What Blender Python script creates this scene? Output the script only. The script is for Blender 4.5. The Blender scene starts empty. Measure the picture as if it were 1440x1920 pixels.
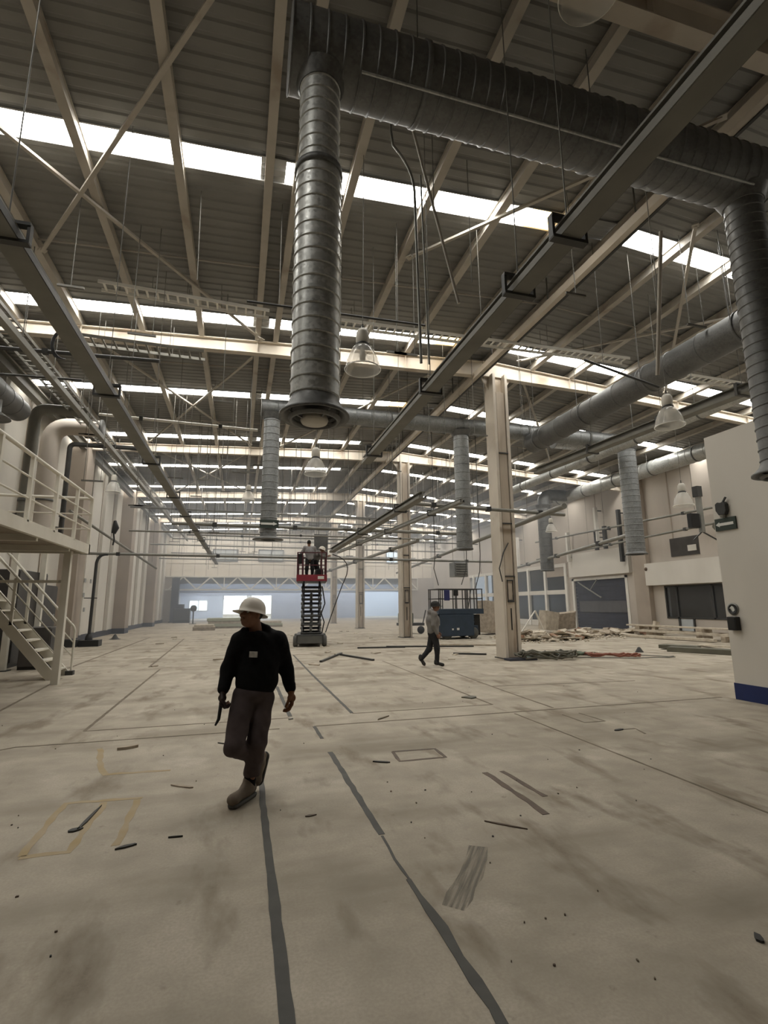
import bpy, math, random
import numpy as np
from mathutils import Vector, Matrix
PI = math.pi
rnd = random.Random(7)
SC = bpy.context.scene
COL = SC.collection

# ------------------------------------------------------------------ camera
cam = bpy.data.objects.new('camera', bpy.data.cameras.new('camera'))
COL.objects.link(cam)
cam.data.sensor_fit = 'HORIZONTAL'
cam.data.sensor_width = 36.0
cam.data.lens = 940.0 / 1440.0 * 36.0
cam.data.clip_start = 0.05
cam.data.clip_end = 400
fy = Vector((-272.0, 175.0, 940.0)).normalized()        # building's long axis seen from the lens (x right, y down, z forward)
fz = Vector((-40.0, -5110.0, 940.0)); fz = (fz - fy * fz.dot(fy)).normalized()
fx = fy.cross(fz)
if fx.x < 0: fx = -fx
right = Vector((fx.x, fy.x, fz.x)); down = Vector((fx.y, fy.y, fz.y)); fwd = Vector((fx.z, fy.z, fz.z))
M = Matrix((right, -down, -fwd)).transposed().to_4x4()
M.translation = Vector((0, 0, 1.65))
cam.matrix_world = M
SC.camera = cam

# ------------------------------------------------------------------ world, exposure
SC.view_settings.view_transform = 'Standard'
SC.view_settings.look = 'None'
SC.view_settings.gamma = 1.0
SC.view_settings.use_curve_mapping = False
SC.view_settings.exposure = 0.0
w = bpy.data.worlds.new('sky'); SC.world = w; w.use_nodes = True
w.node_tree.nodes['Background'].inputs[0].default_value = (0.72, 0.86, 1.0, 1)
w.node_tree.nodes['Background'].inputs[1].default_value = 5.0
SKYLIGHT = 22.5
HAZE = 0.02
SC.cycles.max_bounces = 7
SC.cycles.diffuse_bounces = 5
SC.cycles.glossy_bounces = 3
SC.cycles.transmission_bounces = 5
SC.cycles.transparent_max_bounces = 8
SC.cycles.volume_bounces = 0
SC.cycles.sample_clamp_indirect = 4.0
SC.cycles.caustics_reflective = False
SC.cycles.caustics_refractive = False
SC.cycles.use_denoising = True

# ------------------------------------------------------------------ materials
def newmat(name):
    m = bpy.data.materials.new(name); m.use_nodes = True
    return m, m.node_tree.nodes, m.node_tree.links, m.node_tree.nodes['Principled BSDF']

def mat(name, c1, c2=None, rough=0.6, metal=0.0, scale=3.0, spec=0.4, bump=0.0, detail=5.0, stretch=None, rust=None, alpha=None):
    m, N, L, B = newmat(name)
    B.inputs['Roughness'].default_value = rough
    B.inputs['Metallic'].default_value = metal
    B.inputs['Specular IOR Level'].default_value = spec
    if c2 is None: c2 = tuple(v * 0.8 for v in c1)
    tc = N.new('ShaderNodeTexCoord'); src = tc.outputs['Object']
    if stretch:
        mp = N.new('ShaderNodeMapping'); mp.inputs['Scale'].default_value = stretch
        L.new(src, mp.inputs['Vector']); src = mp.outputs['Vector']
    nz = N.new('ShaderNodeTexNoise'); nz.inputs['Scale'].default_value = scale; nz.inputs['Detail'].default_value = detail
    L.new(src, nz.inputs['Vector'])
    cr = N.new('ShaderNodeValToRGB')
    cr.color_ramp.elements[0].position = 0.3; cr.color_ramp.elements[1].position = 0.7
    cr.color_ramp.elements[0].color = (*c2, 1); cr.color_ramp.elements[1].color = (*c1, 1)
    L.new(nz.outputs['Fac'], cr.inputs['Fac'])
    out = cr.outputs['Color']
    if rust:
        n2 = N.new('ShaderNodeTexNoise'); n2.inputs['Scale'].default_value = scale * 0.6; n2.inputs['Detail'].default_value = 8
        L.new(src, n2.inputs['Vector'])
        c3 = N.new('ShaderNodeValToRGB'); c3.color_ramp.elements[0].position = 0.58; c3.color_ramp.elements[1].position = 0.72
        L.new(n2.outputs['Fac'], c3.inputs['Fac'])
        mx = N.new('ShaderNodeMixRGB'); mx.inputs['Color2'].default_value = (*rust, 1)
        L.new(c3.outputs['Color'], mx.inputs['Fac']); L.new(out, mx.inputs['Color1']); out = mx.outputs['Color']
    L.new(out, B.inputs['Base Color'])
    if bump:
        bp = N.new('ShaderNodeBump'); bp.inputs['Strength'].default_value = bump; bp.inputs['Distance'].default_value = 0.02
        L.new(nz.outputs['Fac'], bp.inputs['Height']); L.new(bp.outputs['Normal'], B.inputs['Normal'])
    return m

def emit(name, col, s):
    m, N, L, B = newmat(name)
    tc = N.new('ShaderNodeTexCoord'); nz = N.new('ShaderNodeTexNoise'); nz.inputs['Scale'].default_value = 2.0
    mp = N.new('ShaderNodeMapping'); mp.inputs['Scale'].default_value = (0.4, 6, 1)
    L.new(tc.outputs['Object'], mp.inputs['Vector']); L.new(mp.outputs['Vector'], nz.inputs['Vector'])
    cr = N.new('ShaderNodeValToRGB'); cr.color_ramp.elements[0].position = 0.3; cr.color_ramp.elements[1].position = 0.6
    cr.color_ramp.elements[0].color = tuple(v * 0.7 for v in col) + (1,); cr.color_ramp.elements[1].color = (*col, 1)
    L.new(nz.outputs['Fac'], cr.inputs['Fac']); L.new(cr.outputs['Color'], B.inputs['Emission Color'])
    B.inputs['Emission Strength'].default_value = s
    B.inputs['Base Color'].default_value = (*col, 1)
    return m

def galv(name, base, rough=0.42):
    m, N, L, B = newmat(name)
    tc = N.new('ShaderNodeTexCoord'); v = N.new('ShaderNodeTexVoronoi'); v.inputs['Scale'].default_value = 30
    L.new(tc.outputs['Object'], v.inputs['Vector'])
    nz = N.new('ShaderNodeTexNoise'); nz.inputs['Scale'].default_value = 2.5; nz.inputs['Detail'].default_value = 6
    L.new(tc.outputs['Object'], nz.inputs['Vector'])
    sp = N.new('ShaderNodeSeparateColor'); L.new(v.outputs['Color'], sp.inputs['Color'])
    mx = N.new('ShaderNodeMath'); mx.operation = 'MULTIPLY_ADD'; mx.inputs[1].default_value = 0.5
    L.new(sp.outputs['Red'], mx.inputs[0]); L.new(nz.outputs['Fac'], mx.inputs[2])
    cr = N.new('ShaderNodeValToRGB'); cr.color_ramp.elements[0].position = 0.35; cr.color_ramp.elements[1].position = 1.0
    cr.color_ramp.elements[0].color = tuple(c * 0.6 for c in base) + (1,); cr.color_ramp.elements[1].color = (*base, 1)
    L.new(mx.outputs[0], cr.inputs['Fac']); L.new(cr.outputs['Color'], B.inputs['Base Color'])
    B.inputs['Metallic'].default_value = 0.45
    mr = N.new('ShaderNodeMapRange'); mr.inputs['To Min'].default_value = rough - 0.1; mr.inputs['To Max'].default_value = rough + 0.15
    L.new(sp.outputs['Red'], mr.inputs['Value']); L.new(mr.outputs[0], B.inputs['Roughness'])
    return m

def floor_mat():
    m, N, L, B = newmat('worn_concrete')
    tc = N.new('ShaderNodeTexCoord')
    def noise(scale, detail=6, st=None, rot=0, rough=0.55):
        src = tc.outputs['Object']
        if st:
            mp = N.new('ShaderNodeMapping'); mp.inputs['Scale'].default_value = st; mp.inputs['Rotation'].default_value = (0, 0, rot)
            L.new(src, mp.inputs['Vector']); src = mp.outputs['Vector']
        n = N.new('ShaderNodeTexNoise'); n.inputs['Scale'].default_value = scale; n.inputs['Detail'].default_value = detail
        n.inputs['Roughness'].default_value = rough
        L.new(src, n.inputs['Vector']); return n.outputs['Fac']
    def ramp(f, p0, c0, p1, c1):
        r = N.new('ShaderNodeValToRGB'); r.color_ramp.elements[0].position = p0; r.color_ramp.elements[1].position = p1
        r.color_ramp.elements[0].color = (*c0, 1); r.color_ramp.elements[1].color = (*c1, 1); L.new(f, r.inputs['Fac']); return r.outputs['Color']
    def mix(fac, a, b, mode='MIX'):
        x = N.new('ShaderNodeMixRGB'); x.blend_type = mode
        if isinstance(fac, float): x.inputs['Fac'].default_value = fac
        else: L.new(fac, x.inputs['Fac'])
        for s, v in ((x.inputs['Color1'], a), (x.inputs['Color2'], b)):
            if isinstance(v, tuple): s.default_value = (*v, 1)
            else: L.new(v, s)
        return x.outputs['Color']
    base = ramp(noise(0.55, 8), 0.3, (0.32, 0.285, 0.23), 0.7, (0.48, 0.435, 0.36))
    base = mix(0.35, base, ramp(noise(2.3, 8), 0.35, (0.3, 0.26, 0.2), 0.65, (0.62, 0.55, 0.44)))
    base = mix(ramp(noise(0.8, 6, (0.35, 1.4, 1), 0.15), 0.49, (0, 0, 0), 0.68, (0.68, 0.68, 0.68)), base, (0.2, 0.17, 0.125))     # tyre and oil staining
    base = mix(ramp(noise(1.7, 7, (1.3, 0.5, 1), 0.4), 0.55, (0, 0, 0), 0.68, (0.75, 0.75, 0.75)), base, (0.16, 0.125, 0.085))
    base = mix(ramp(noise(1.1, 9), 0.6, (0, 0, 0), 0.7, (0.5, 0.5, 0.5)), base, (0.66, 0.6, 0.5))                                  # scraped light patches
    base = mix(ramp(noise(9.0, 5), 0.66, (0, 0, 0), 0.76, (0.7, 0.7, 0.7)), base, (0.2, 0.17, 0.13))                               # small pits
    base = mix(ramp(noise(60.0, 3), 0.35, (0.35, 0.35, 0.35), 0.65, (0, 0, 0)), base, (0.3, 0.26, 0.2))
    L.new(base, B.inputs['Base Color'])
    B.inputs['Roughness'].default_value = 0.78
    B.inputs['Specular IOR Level'].default_value = 0.25
    bp = N.new('ShaderNodeBump'); bp.inputs['Strength'].default_value = 0.25; bp.inputs['Distance'].default_value = 0.01
    L.new(noise(14.0, 8), bp.inputs['Height']); L.new(bp.outputs['Normal'], B.inputs['Normal'])
    return m

def glass_mat(name, tint, mixf):
    m, N, L, B = newmat(name)
    B.inputs['Base Color'].default_value = (*tint, 1); B.inputs['Roughness'].default_value = 0.12
    tr = N.new('ShaderNodeBsdfTransparent'); mx = N.new('ShaderNodeMixShader'); mx.inputs[0].default_value = mixf
    L.new(tr.outputs[0], mx.inputs[1]); L.new(B.outputs[0], mx.inputs[2])
    L.new(mx.outputs[0], N['Material Output'].inputs['Surface'])
    return m

def smear_mat():
    m, N, L, B = newmat('grey_cement_smear')
    B.inputs['Base Color'].default_value = (.2, .182, .15, 1); B.inputs['Roughness'].default_value = .85
    tc = N.new('ShaderNodeTexCoord'); mp = N.new('ShaderNodeMapping'); mr_ = N.new('ShaderNodeMapping'); mr_.inputs['Rotation'].default_value = (0, 0, -.92); mp.inputs['Scale'].default_value = (3, 60, 1)
    n = N.new('ShaderNodeTexNoise'); n.inputs['Scale'].default_value = 1.0; n.inputs['Detail'].default_value = 6
    L.new(tc.outputs['Object'], mr_.inputs['Vector']); L.new(mr_.outputs['Vector'], mp.inputs['Vector']); L.new(mp.outputs['Vector'], n.inputs['Vector'])
    r = N.new('ShaderNodeValToRGB'); r.color_ramp.elements[0].position = .36; r.color_ramp.elements[1].position = .66
    r.color_ramp.elements[0].color = (.08, .08, .08, 1); r.color_ramp.elements[1].color = (.68, .68, .68, 1)
    L.new(n.outputs['Fac'], r.inputs['Fac']); L.new(r.outputs['Color'], B.inputs['Alpha'])
    return m

M_ = dict(
    floor=floor_mat(),
    roof=mat('grey_roof_sheet', (0.225, 0.222, 0.21), (0.19, 0.187, 0.177), rough=0.6, scale=1.2),
    sky=emit('daylit_fibreglass', (1.0, 0.975, 0.92), SKYLIGHT),
    skyy=emit('yellowed_fibreglass', (1.0, 0.74, 0.36), SKYLIGHT * 0.3),
    cream=mat('cream_painted_steel', (0.64, 0.58, 0.49), (0.54, 0.485, 0.41), scale=1.4, rust=(0.42, 0.34, 0.26)),
    purlin=mat('dull_cream_purlin', (0.47, 0.435, 0.38), (0.39, 0.36, 0.31), scale=2.0, rust=(0.3, 0.25, 0.2)),
    rustcol=mat('cream_steel_with_rust_runs', (0.56, 0.49, 0.4), (0.42, 0.35, 0.27), scale=1.5, stretch=(3, 3, 0.5), rust=(0.22, 0.14, 0.085)),
    wall=mat('off_white_wall', (0.7, 0.67, 0.61), (0.62, 0.59, 0.53), scale=0.6, rough=0.8, stretch=(1, 1, 0.5)),
    wallpink=mat('dusty_wall', (0.53, 0.48, 0.42), (0.44, 0.395, 0.345), scale=0.7, rough=0.85, stretch=(1, 1, 0.4)),
    pilaster=mat('dusty_brown_pilaster', (0.42, 0.36, 0.3), (0.34, 0.29, 0.24), scale=0.8, rough=0.85),
    panel=mat('cream_cladding', (0.82, 0.76, 0.66), (0.76, 0.7, 0.6), scale=0.7, rough=0.75),
    blue=mat('navy_paint', (0.014, 0.028, 0.12), (0.011, 0.022, 0.09), scale=5),
    dkblue=mat('dull_navy_paint', (0.05, 0.055, 0.075), (0.04, 0.042, 0.055), scale=3),
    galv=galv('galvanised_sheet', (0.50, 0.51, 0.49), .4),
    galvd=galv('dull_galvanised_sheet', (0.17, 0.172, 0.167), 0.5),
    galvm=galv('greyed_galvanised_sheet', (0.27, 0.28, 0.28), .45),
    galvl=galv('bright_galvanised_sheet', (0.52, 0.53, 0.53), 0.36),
    rail=mat('grey_green_runway_paint', (0.20, 0.195, 0.17), (0.16, 0.155, 0.135), scale=3),
    raild=mat('dark_steel', (0.05, 0.05, 0.048), (0.035, 0.035, 0.033), scale=4, rough=0.5),
    black=mat('black_plastic', (0.012, 0.012, 0.012), (0.02, 0.02, 0.02), rough=0.45),
    steel=mat('grey_steel', (0.3, 0.3, 0.28), (0.23, 0.23, 0.21), rough=0.45, metal=0.4),
    pipe=mat('painted_conduit', (0.24, 0.235, 0.205), (0.18, 0.175, 0.155), rough=0.5, metal=0.2),
    wire=mat('hanger_steel', (0.16, 0.155, 0.14), (0.12, 0.115, 0.1), rough=0.5, metal=0.3),
    slate=mat('slate_blue_band', (0.2, 0.225, 0.265), (0.17, 0.195, 0.235), scale=0.6),
    whitem=mat('white_painted_steel', (0.8, 0.78, 0.72), (0.7, 0.68, 0.62), scale=2, rough=0.55),
    stair=mat('ivory_painted_steel', (0.7, 0.67, 0.59), (0.6, 0.57, 0.49), scale=2, rough=0.6),
    acryl=glass_mat('clear_ribbed_acrylic', (0.9, 0.88, 0.82), 0.34),
    ballast=mat('ivory_ballast_housing', (0.6, 0.57, 0.5), (0.52, 0.49, 0.43)),
    glass=glass_mat('dark_window_glass', (0.06, 0.06, 0.058), 0.72),
    glassl=glass_mat('pale_window_glass', (0.75, 0.82, 0.86), 0.35),
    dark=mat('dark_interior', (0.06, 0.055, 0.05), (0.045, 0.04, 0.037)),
    backblue=mat('pale_blue_grey_wall', (0.58, 0.62, 0.69), (0.52, 0.56, 0.63), scale=0.5),
    epoxy=mat('dark_grey_strip', (0.085, 0.083, 0.074), (0.06, 0.058, 0.052), scale=6, rough=0.7),
    saw=mat('brown_grey_groove_fill', (0.2, 0.165, 0.12), (0.13, 0.105, 0.075), scale=5, rough=0.85),
    smear=smear_mat(),
    ytape=mat('worn_ochre_tape', (0.34, 0.255, 0.13), (0.38, 0.31, 0.21), scale=4, rough=0.8),
    soot=mat('black_scrap', (0.02, 0.019, 0.017), (0.03, 0.028, 0.024)),
    brown=mat('rusty_brown', (0.07, 0.046, 0.03), (0.12, 0.08, 0.052), scale=7),
    red=mat('red_lift_paint', (0.26, 0.03, 0.045), (0.2, 0.025, 0.038), scale=3),
    redd=mat('dark_red_rail_paint', (0.09, 0.022, 0.03), (0.06, 0.018, 0.024), scale=3),
    navy=mat('deep_blue_lift_paint', (0.035, 0.055, 0.085), (0.028, 0.045, 0.068), scale=3),
    navy2=mat('royal_blue_box', (0.03, 0.035, 0.14), (0.025, 0.03, 0.11)),
    tyre=mat('grey_rubber', (0.11, 0.11, 0.1), (0.08, 0.08, 0.075), rough=0.8),
    hub=mat('pale_wheel_hub', (0.45, 0.43, 0.36), (0.36, 0.34, 0.29)),
    plaster=mat('broken_plaster', (0.62, 0.56, 0.46), (0.42, 0.36, 0.28), scale=5, rough=0.9),
    plasterd=mat('dirty_plaster', (0.5, 0.43, 0.34), (0.3, 0.25, 0.19), scale=6, rough=0.9),
    brick=mat('reddish_rubble', (0.33, 0.19, 0.12), (0.24, 0.14, 0.09), scale=6, rough=0.9),
    olive=mat('olive_board', (0.13, 0.125, 0.095), (0.1, 0.095, 0.072), scale=3),
    green=mat('green_cable', (0.09, 0.115, 0.075), (0.07, 0.09, 0.06)),
    redcab=mat('red_brown_cable', (0.25, 0.085, 0.05), (0.2, 0.07, 0.045)),
    skin=mat('tanned_skin', (0.24, 0.12, 0.075), (0.2, 0.1, 0.062), scale=8, rough=0.55),
    hood=mat('black_cotton', (0.0065, 0.0065, 0.007), (0.009, 0.009, 0.0095), scale=25, rough=0.95, spec=0.15, bump=0.2),
    trous=mat('mauve_grey_work_cloth', (0.085, 0.066, 0.066), (0.067, 0.052, 0.052), scale=14, rough=0.9, spec=0.2, bump=0.2),
    shoe=mat('dusty_suede', (0.2, 0.165, 0.125), (0.14, 0.112, 0.085), scale=14, rough=0.9),
    helmet=mat('white_helmet_plastic', (0.74, 0.69, 0.61), (0.68, 0.63, 0.55), rough=0.4),
    glove=mat('brown_work_glove', (0.17, 0.075, 0.03), (0.12, 0.05, 0.02), scale=10, rough=0.85),
    grey=mat('grey_fleece', (0.2, 0.19, 0.175), (0.16, 0.15, 0.14), scale=9, rough=0.95),
    grey2=mat('pale_grey_shirt', (0.3, 0.29, 0.29), (0.25, 0.24, 0.24), scale=9, rough=0.95),
    hair=mat('black_hair', (0.01, 0.009, 0.008), (0.016, 0.014, 0.012), scale=40, rough=0.7),
    jean=mat('dark_work_trousers', (0.022, 0.022, 0.024), (0.016, 0.016, 0.018), scale=10, rough=0.9),
    badge=mat('grey_chest_patch', (0.6, 0.58, 0.54), (0.3, 0.3, 0.3), scale=30),
    signg=mat('dark_green_sign', (0.035, 0.05, 0.04), (0.03, 0.042, 0.034)),
    signw=mat('white_sign_print', (0.72, 0.72, 0.68), (0.66, 0.66, 0.62)),
    wrap=mat('pale_green_wrap', (0.42, 0.44, 0.34), (0.35, 0.37, 0.28)),
)

# ------------------------------------------------------------------ mesh builder
class MB:
    def __init__(s): s.v = []; s.f = []; s.sm = []
    def add(s, vs, fs, smooth=False):
        o = len(s.v); s.v += [tuple(p) for p in vs]
        for f in fs: s.f.append([i + o for i in f]); s.sm.append(smooth)
        return s
    def box(s, x0, x1, y0, y1, z0, z1):
        v = [(x, y, z) for z in (z0, z1) for y in (y0, y1) for x in (x0, x1)]
        return s.add(v, [(0, 2, 3, 1), (4, 5, 7, 6), (0, 1, 5, 4), (2, 6, 7, 3), (0, 4, 6, 2), (1, 3, 7, 5)])
    def cbox(s, c, d, rz=0.0, rx=0.0, ry=0.0):
        R = Matrix.Rotation(rz, 3, 'Z') @ Matrix.Rotation(ry, 3, 'Y') @ Matrix.Rotation(rx, 3, 'X')
        v = [Vector(c) + R @ Vector((x * d[0] / 2, y * d[1] / 2, z * d[2] / 2)) for z in (-1, 1) for y in (-1, 1) for x in (-1, 1)]
        return s.add(v, [(0, 2, 3, 1), (4, 5, 7, 6), (0, 1, 5, 4), (2, 6, 7, 3), (0, 4, 6, 2), (1, 3, 7, 5)])
    def bar(s, p, q, w, h, up=(0, 0, 1)):
        p = Vector(p); q = Vector(q); d = (q - p).normalized(); u = Vector(up)
        if abs(d.dot(u)) > 0.98: u = Vector((0, 1, 0))
        a = d.cross(u).normalized(); b = a.cross(d)
        v = [c + a * (i * w / 2) + b * (j * h / 2) for c in (p, q) for i, j in ((-1, -1), (1, -1), (1, 1), (-1, 1))]
        return s.add(v, [(0, 1, 2, 3), (7, 6, 5, 4), (0, 4, 5, 1), (1, 5, 6, 2), (2, 6, 7, 3), (3, 7, 4, 0)])
    def tube(s, pts, r, n=8, cap=True):
        pts = [Vector(p) for p in pts]; rs = r if isinstance(r, (list, tuple)) else [r] * len(pts)
        d0 = (pts[1] - pts[0]).normalized(); a = d0.orthogonal().normalized(); rings = []
        for i, p in enumerate(pts):
            d = ((pts[min(i + 1, len(pts) - 1)] - p).normalized() + (p - pts[max(i - 1, 0)]).normalized())
            d = d.normalized() if d.length > 1e-6 else d0
            a = (a - d * a.dot(d)).normalized(); b = d.cross(a)
            rings.append([p + (a * math.cos(2 * PI * k / n) + b * math.sin(2 * PI * k / n)) * rs[i] for k in range(n)])
        vs = [v for ring in rings for v in ring]; fs = []
        for i in range(len(pts) - 1):
            for k in range(n):
                k2 = (k + 1) % n; fs.append((i * n + k, i * n + k2, (i + 1) * n + k2, (i + 1) * n + k))
        s.add(vs, fs, True)
        if cap: s.add(rings[0], [tuple(reversed(range(n)))]); s.add(rings[-1], [tuple(range(n))])
        return s
    def lathe(s, prof, c=(0, 0, 0), axis='Z', n=24, smooth=True, crisp=False):
        if crisp:
            for i in range(len(prof) - 1): s.lathe(prof[i:i + 2], c, axis, n, smooth)
            return s
        vs = []; fs = []
        for r, h in prof:
            for k in range(n):
                t = 2 * PI * k / n; x, y = r * math.cos(t), r * math.sin(t)
                p = {'Z': (x, y, h), 'X': (h, x, y), 'Y': (y, h, x)}[axis]
                vs.append((p[0] + c[0], p[1] + c[1], p[2] + c[2]))
        for i in range(len(prof) - 1):
            for k in range(n):
                k2 = (k + 1) % n; fs.append((i * n + k, i * n + k2, (i + 1) * n + k2, (i + 1) * n + k))
        return s.add(vs, fs, smooth)
    def prism(s, poly, d, axis='Z', at=0.0):
        n = len(poly)
        def P(a, b, c): return {'Z': (a, b, c), 'Y': (a, c, b), 'X': (c, a, b)}[axis]
        v = [P(a, b, at) for a, b in poly] + [P(a, b, at + d) for a, b in poly]
        return s.add(v, [tuple(reversed(range(n))), tuple(range(n, 2 * n))] + [(i, (i + 1) % n, n + (i + 1) % n, n + i) for i in range(n)])
    def build(s, name, m, parent=None, recalc=True, bevel=0.0):
        o = Vector(parent.get('origin', (0, 0, 0))) if parent is not None else Vector((0, 0, 0))
        me = bpy.data.meshes.new(name)
        me.from_pydata([tuple(Vector(p) - o) for p in s.v], [], s.f)
        me.polygons.foreach_set('use_smooth', s.sm)
        me.materials.append(M_[m] if isinstance(m, str) else m)
        ob = bpy.data.objects.new(name, me); COL.objects.link(ob)
        if parent is not None:
            ob.parent = parent; ob['origin'] = tuple(o)
        if recalc:
            import bmesh
            b = bmesh.new(); b.from_mesh(me); bmesh.ops.recalc_face_normals(b, faces=b.faces); b.to_mesh(me); b.free()
        if bevel:
            mo = ob.modifiers.new('edge', 'BEVEL'); mo.width = bevel; mo.segments = 2; mo.limit_method = 'ANGLE'
        return ob

def tag(o, label=None, cat=None, group=None, kind=None):
    if label: o['label'] = label
    if cat: o['category'] = cat
    if group: o['group'] = group
    if kind: o['kind'] = kind
    elif cat: o['kind'] = 'thing'
    return o
def thing(name, label, cat, loc=(0, 0, 0), group=None):
    o = bpy.data.objects.new(name, None); COL.objects.link(o); o.empty_display_size = 0.2
    o.location = loc; o['origin'] = tuple(loc)
    return tag(o, label, cat, group)
def struct(o): o['kind'] = 'structure'; return o
def copy_tree(o, parent=None):
    c = o.copy(); COL.objects.link(c)
    if parent is not None: c.parent = parent
    for ch in list(o.children): copy_tree(ch, c)
    return c
def bez(p0, p1, p2, n=6):
    p0, p1, p2 = Vector(p0), Vector(p1), Vector(p2)
    return [(p0 * (1 - t) ** 2 + p1 * 2 * t * (1 - t) + p2 * t * t) for t in [i / n for i in range(n + 1)]]
RIDGE = 7.9
def roofz(x): return 9.9 - 0.045 * (RIDGE - x) if x < RIDGE else 9.9 - 0.075 * (x - RIDGE)
# ================================================================== SETTING
XL, XR, Y0, YF = -7.4, 22.0, -9.0, 56.0
FR = [4.1, 14.2, 24.7, 35.2, 45.7]
STRIPS = [2.95] + [8.2 + 5.25 * k for k in range(9)] + [54.3]  # last strip is an added one, there to brighten the end wall
fl = struct(MB().box(XL - .3, XR + 3.0, Y0, 78, -0.2, 0).build('floor', 'floor'))

# roof: ribbed sheets between daylight strips
ceil = struct(MB().box(XL - .3, XR + .3, Y0, Y0 + .05, 9.0, 9.05).build('ceiling', 'roof'))
def ribbed(y0, y1, x0, x1, pitch=0.25, dz=0.022, z=0.0):
    b = MB(); n = max(1, int(round((y1 - y0) / pitch))); p = (y1 - y0) / n; prof = []
    for i in range(n):
        y = y0 + i * p
        prof += [(y, 0), (y + p * .55, 0), (y + p * .68, dz), (y + p * .87, dz)]
    prof.append((y1, 0))
    xs = [x0] + ([RIDGE] if x0 < RIDGE < x1 else []) + [x1]
    vs = [(x, y, roofz(x) + h + z) for x in xs for y, h in prof]; m = len(prof)
    b.add(vs, [(j * m + i, j * m + i + 1, (j + 1) * m + i + 1, (j + 1) * m + i) for j in range(len(xs) - 1) for i in range(m - 1)])
    return b
edges = [Y0] + [v for s_ in STRIPS for v in (s_ - .26, s_ + .26)] + [YF + .2]
for i in range(0, len(edges), 2):
    ribbed(edges[i], edges[i + 1], XL - .3, XR + .3).build('roof_sheet', 'roof', ceil, recalc=False)
PIECES = [(XL, -4.45), (-4.45, -1.4), (-1.4, 0.05), (0.5, 3.25), (3.25, 5.6), (5.6, 6.35), (7.85, 9.4), (9.4, 12.5), (12.5, 15.6), (15.6, 18.8), (18.8, 21.5)]
for k, sy in enumerate(STRIPS):
    gaps = []
    last = None
    for a, b_ in PIECES:
        yellow = abs(a - 5.6) < .01
        if k == 0 and -1.41 < a < 12.4:  # unseen nearest strip: middle bays closed to hold down the foreground light
            ribbed(sy - .26, sy + .26, a, b_).build('roof_sheet', 'roof', ceil, recalc=False); continue
        if yellow and k not in (1, 2, 3): continue
        ribbed(sy - .26, sy + .26, a, b_, pitch=.22, dz=.03).build('skylight_panel', 'skyy' if yellow else 'sky', ceil, recalc=False)
    for a, b_ in [(XL - .3, XL), (.05, .5), (6.35, 7.85), (21.5, XR + .3)] + ([] if k in (1, 2, 3) else [(5.6, 6.35)]):
        ribbed(sy - .26, sy + .26, a, b_).build('roof_sheet', 'roof', ceil, recalc=False)
    # flashing lips along each strip
    for yy in (sy - .27, sy + .27):
        MB().bar((XL, yy, roofz(XL) - .02), (RIDGE, yy, roofz(RIDGE) - .02), .03, .03).bar((RIDGE, yy, roofz(RIDGE) - .02), (XR, yy, roofz(XR) - .02), .03, .03).build('flashing', 'roof', ceil)
PX = [-7.1, -5.9, -4.45, -2.9, -1.35, 0.2, 0.72, 1.72, 3.28, 4.83, 6.35, 7.75, 9.4, 10.95, 12.5, 14.05, 15.6, 17.2, 18.8, 20.4, 21.8]
for x in PX:
    z = roofz(x) - .03; b = MB()
    dx = .075 if x < 4 else .085
    b.box(x - .006, x + .006, Y0, YF, z - .2, z); b.box(x - dx, x + dx, Y0, YF, z - .212, z - .2); b.box(x - dx, x + dx, Y0, YF, z - .01, z)
    b.box(x - dx, x - dx + .008, Y0, YF, z - .2, z - .17)
    b.box(x - .055, x + .055, Y0, YF, z - .2, z - .01)
    b.build('purlin', 'purlin', ceil)
# rods that stiffen the sheets between purlins
for yy in (10.9, 16.2, 21.5, 26.8):
    for x0, x1 in zip(PX[2:15], PX[3:16]):
        MB().bar((x0 + .08, yy, roofz(x0) - .12), (x1 - .08, yy, roofz(x1) - .12), .02, .03).build('sag_rod', 'purlin', ceil)

# portal frame rafters
def rafter(y, label):
    t = thing('rafter', label, 'beam', (RIDGE, y, 8.9))
    dep = lambda x: np.interp(x, [-7.4, 0, 8, 12, 22], [.32, .36, .52, .32, .28])
    xs = [XL, -3.5, 0, 3, 5.5, RIDGE, 9.5, 12, 15, 18.5, XR]
    top = [(x, roofz(x) - .25) for x in xs]; bot = [(x, roofz(x) - .25 - float(dep(x))) for x in reversed(xs)]
    MB().prism(top + bot, .03, 'Y', y - .015).build('web', 'cream', t)
    for nm, off in (('top_flange', 0), ('bottom_flange', 1)):
        b = MB()
        for x0, x1 in zip(xs[:-1], xs[1:]):
            z0 = roofz(x0) - .25 - off * float(dep(x0)); z1 = roofz(x1) - .25 - off * float(dep(x1))
            b.bar((x0, y, z0), (x1, y, z1), .22, .025)
        b.build(nm, 'cream', t)
    for x in (-4.4, .2, 4.8, 10.9, 15.6, 19):
        MB().box(x - .008, x + .008, y - .1, y + .1, roofz(x) - .25 - float(dep(x)), roofz(x) - .25).build('stiffener', 'cream', t)
rn = ['cream roof rafter nearest the viewer, crossing at the top corner above the ducts', 'cream roof rafter landing on the nearest steel column', 'cream roof rafter landing on the second steel column back',
      'cream roof rafter over the third steel column, behind the galvanised ducts', 'farthest cream roof rafter before the end wall']
for y, l in zip(FR, rn): rafter(y, l)

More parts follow.
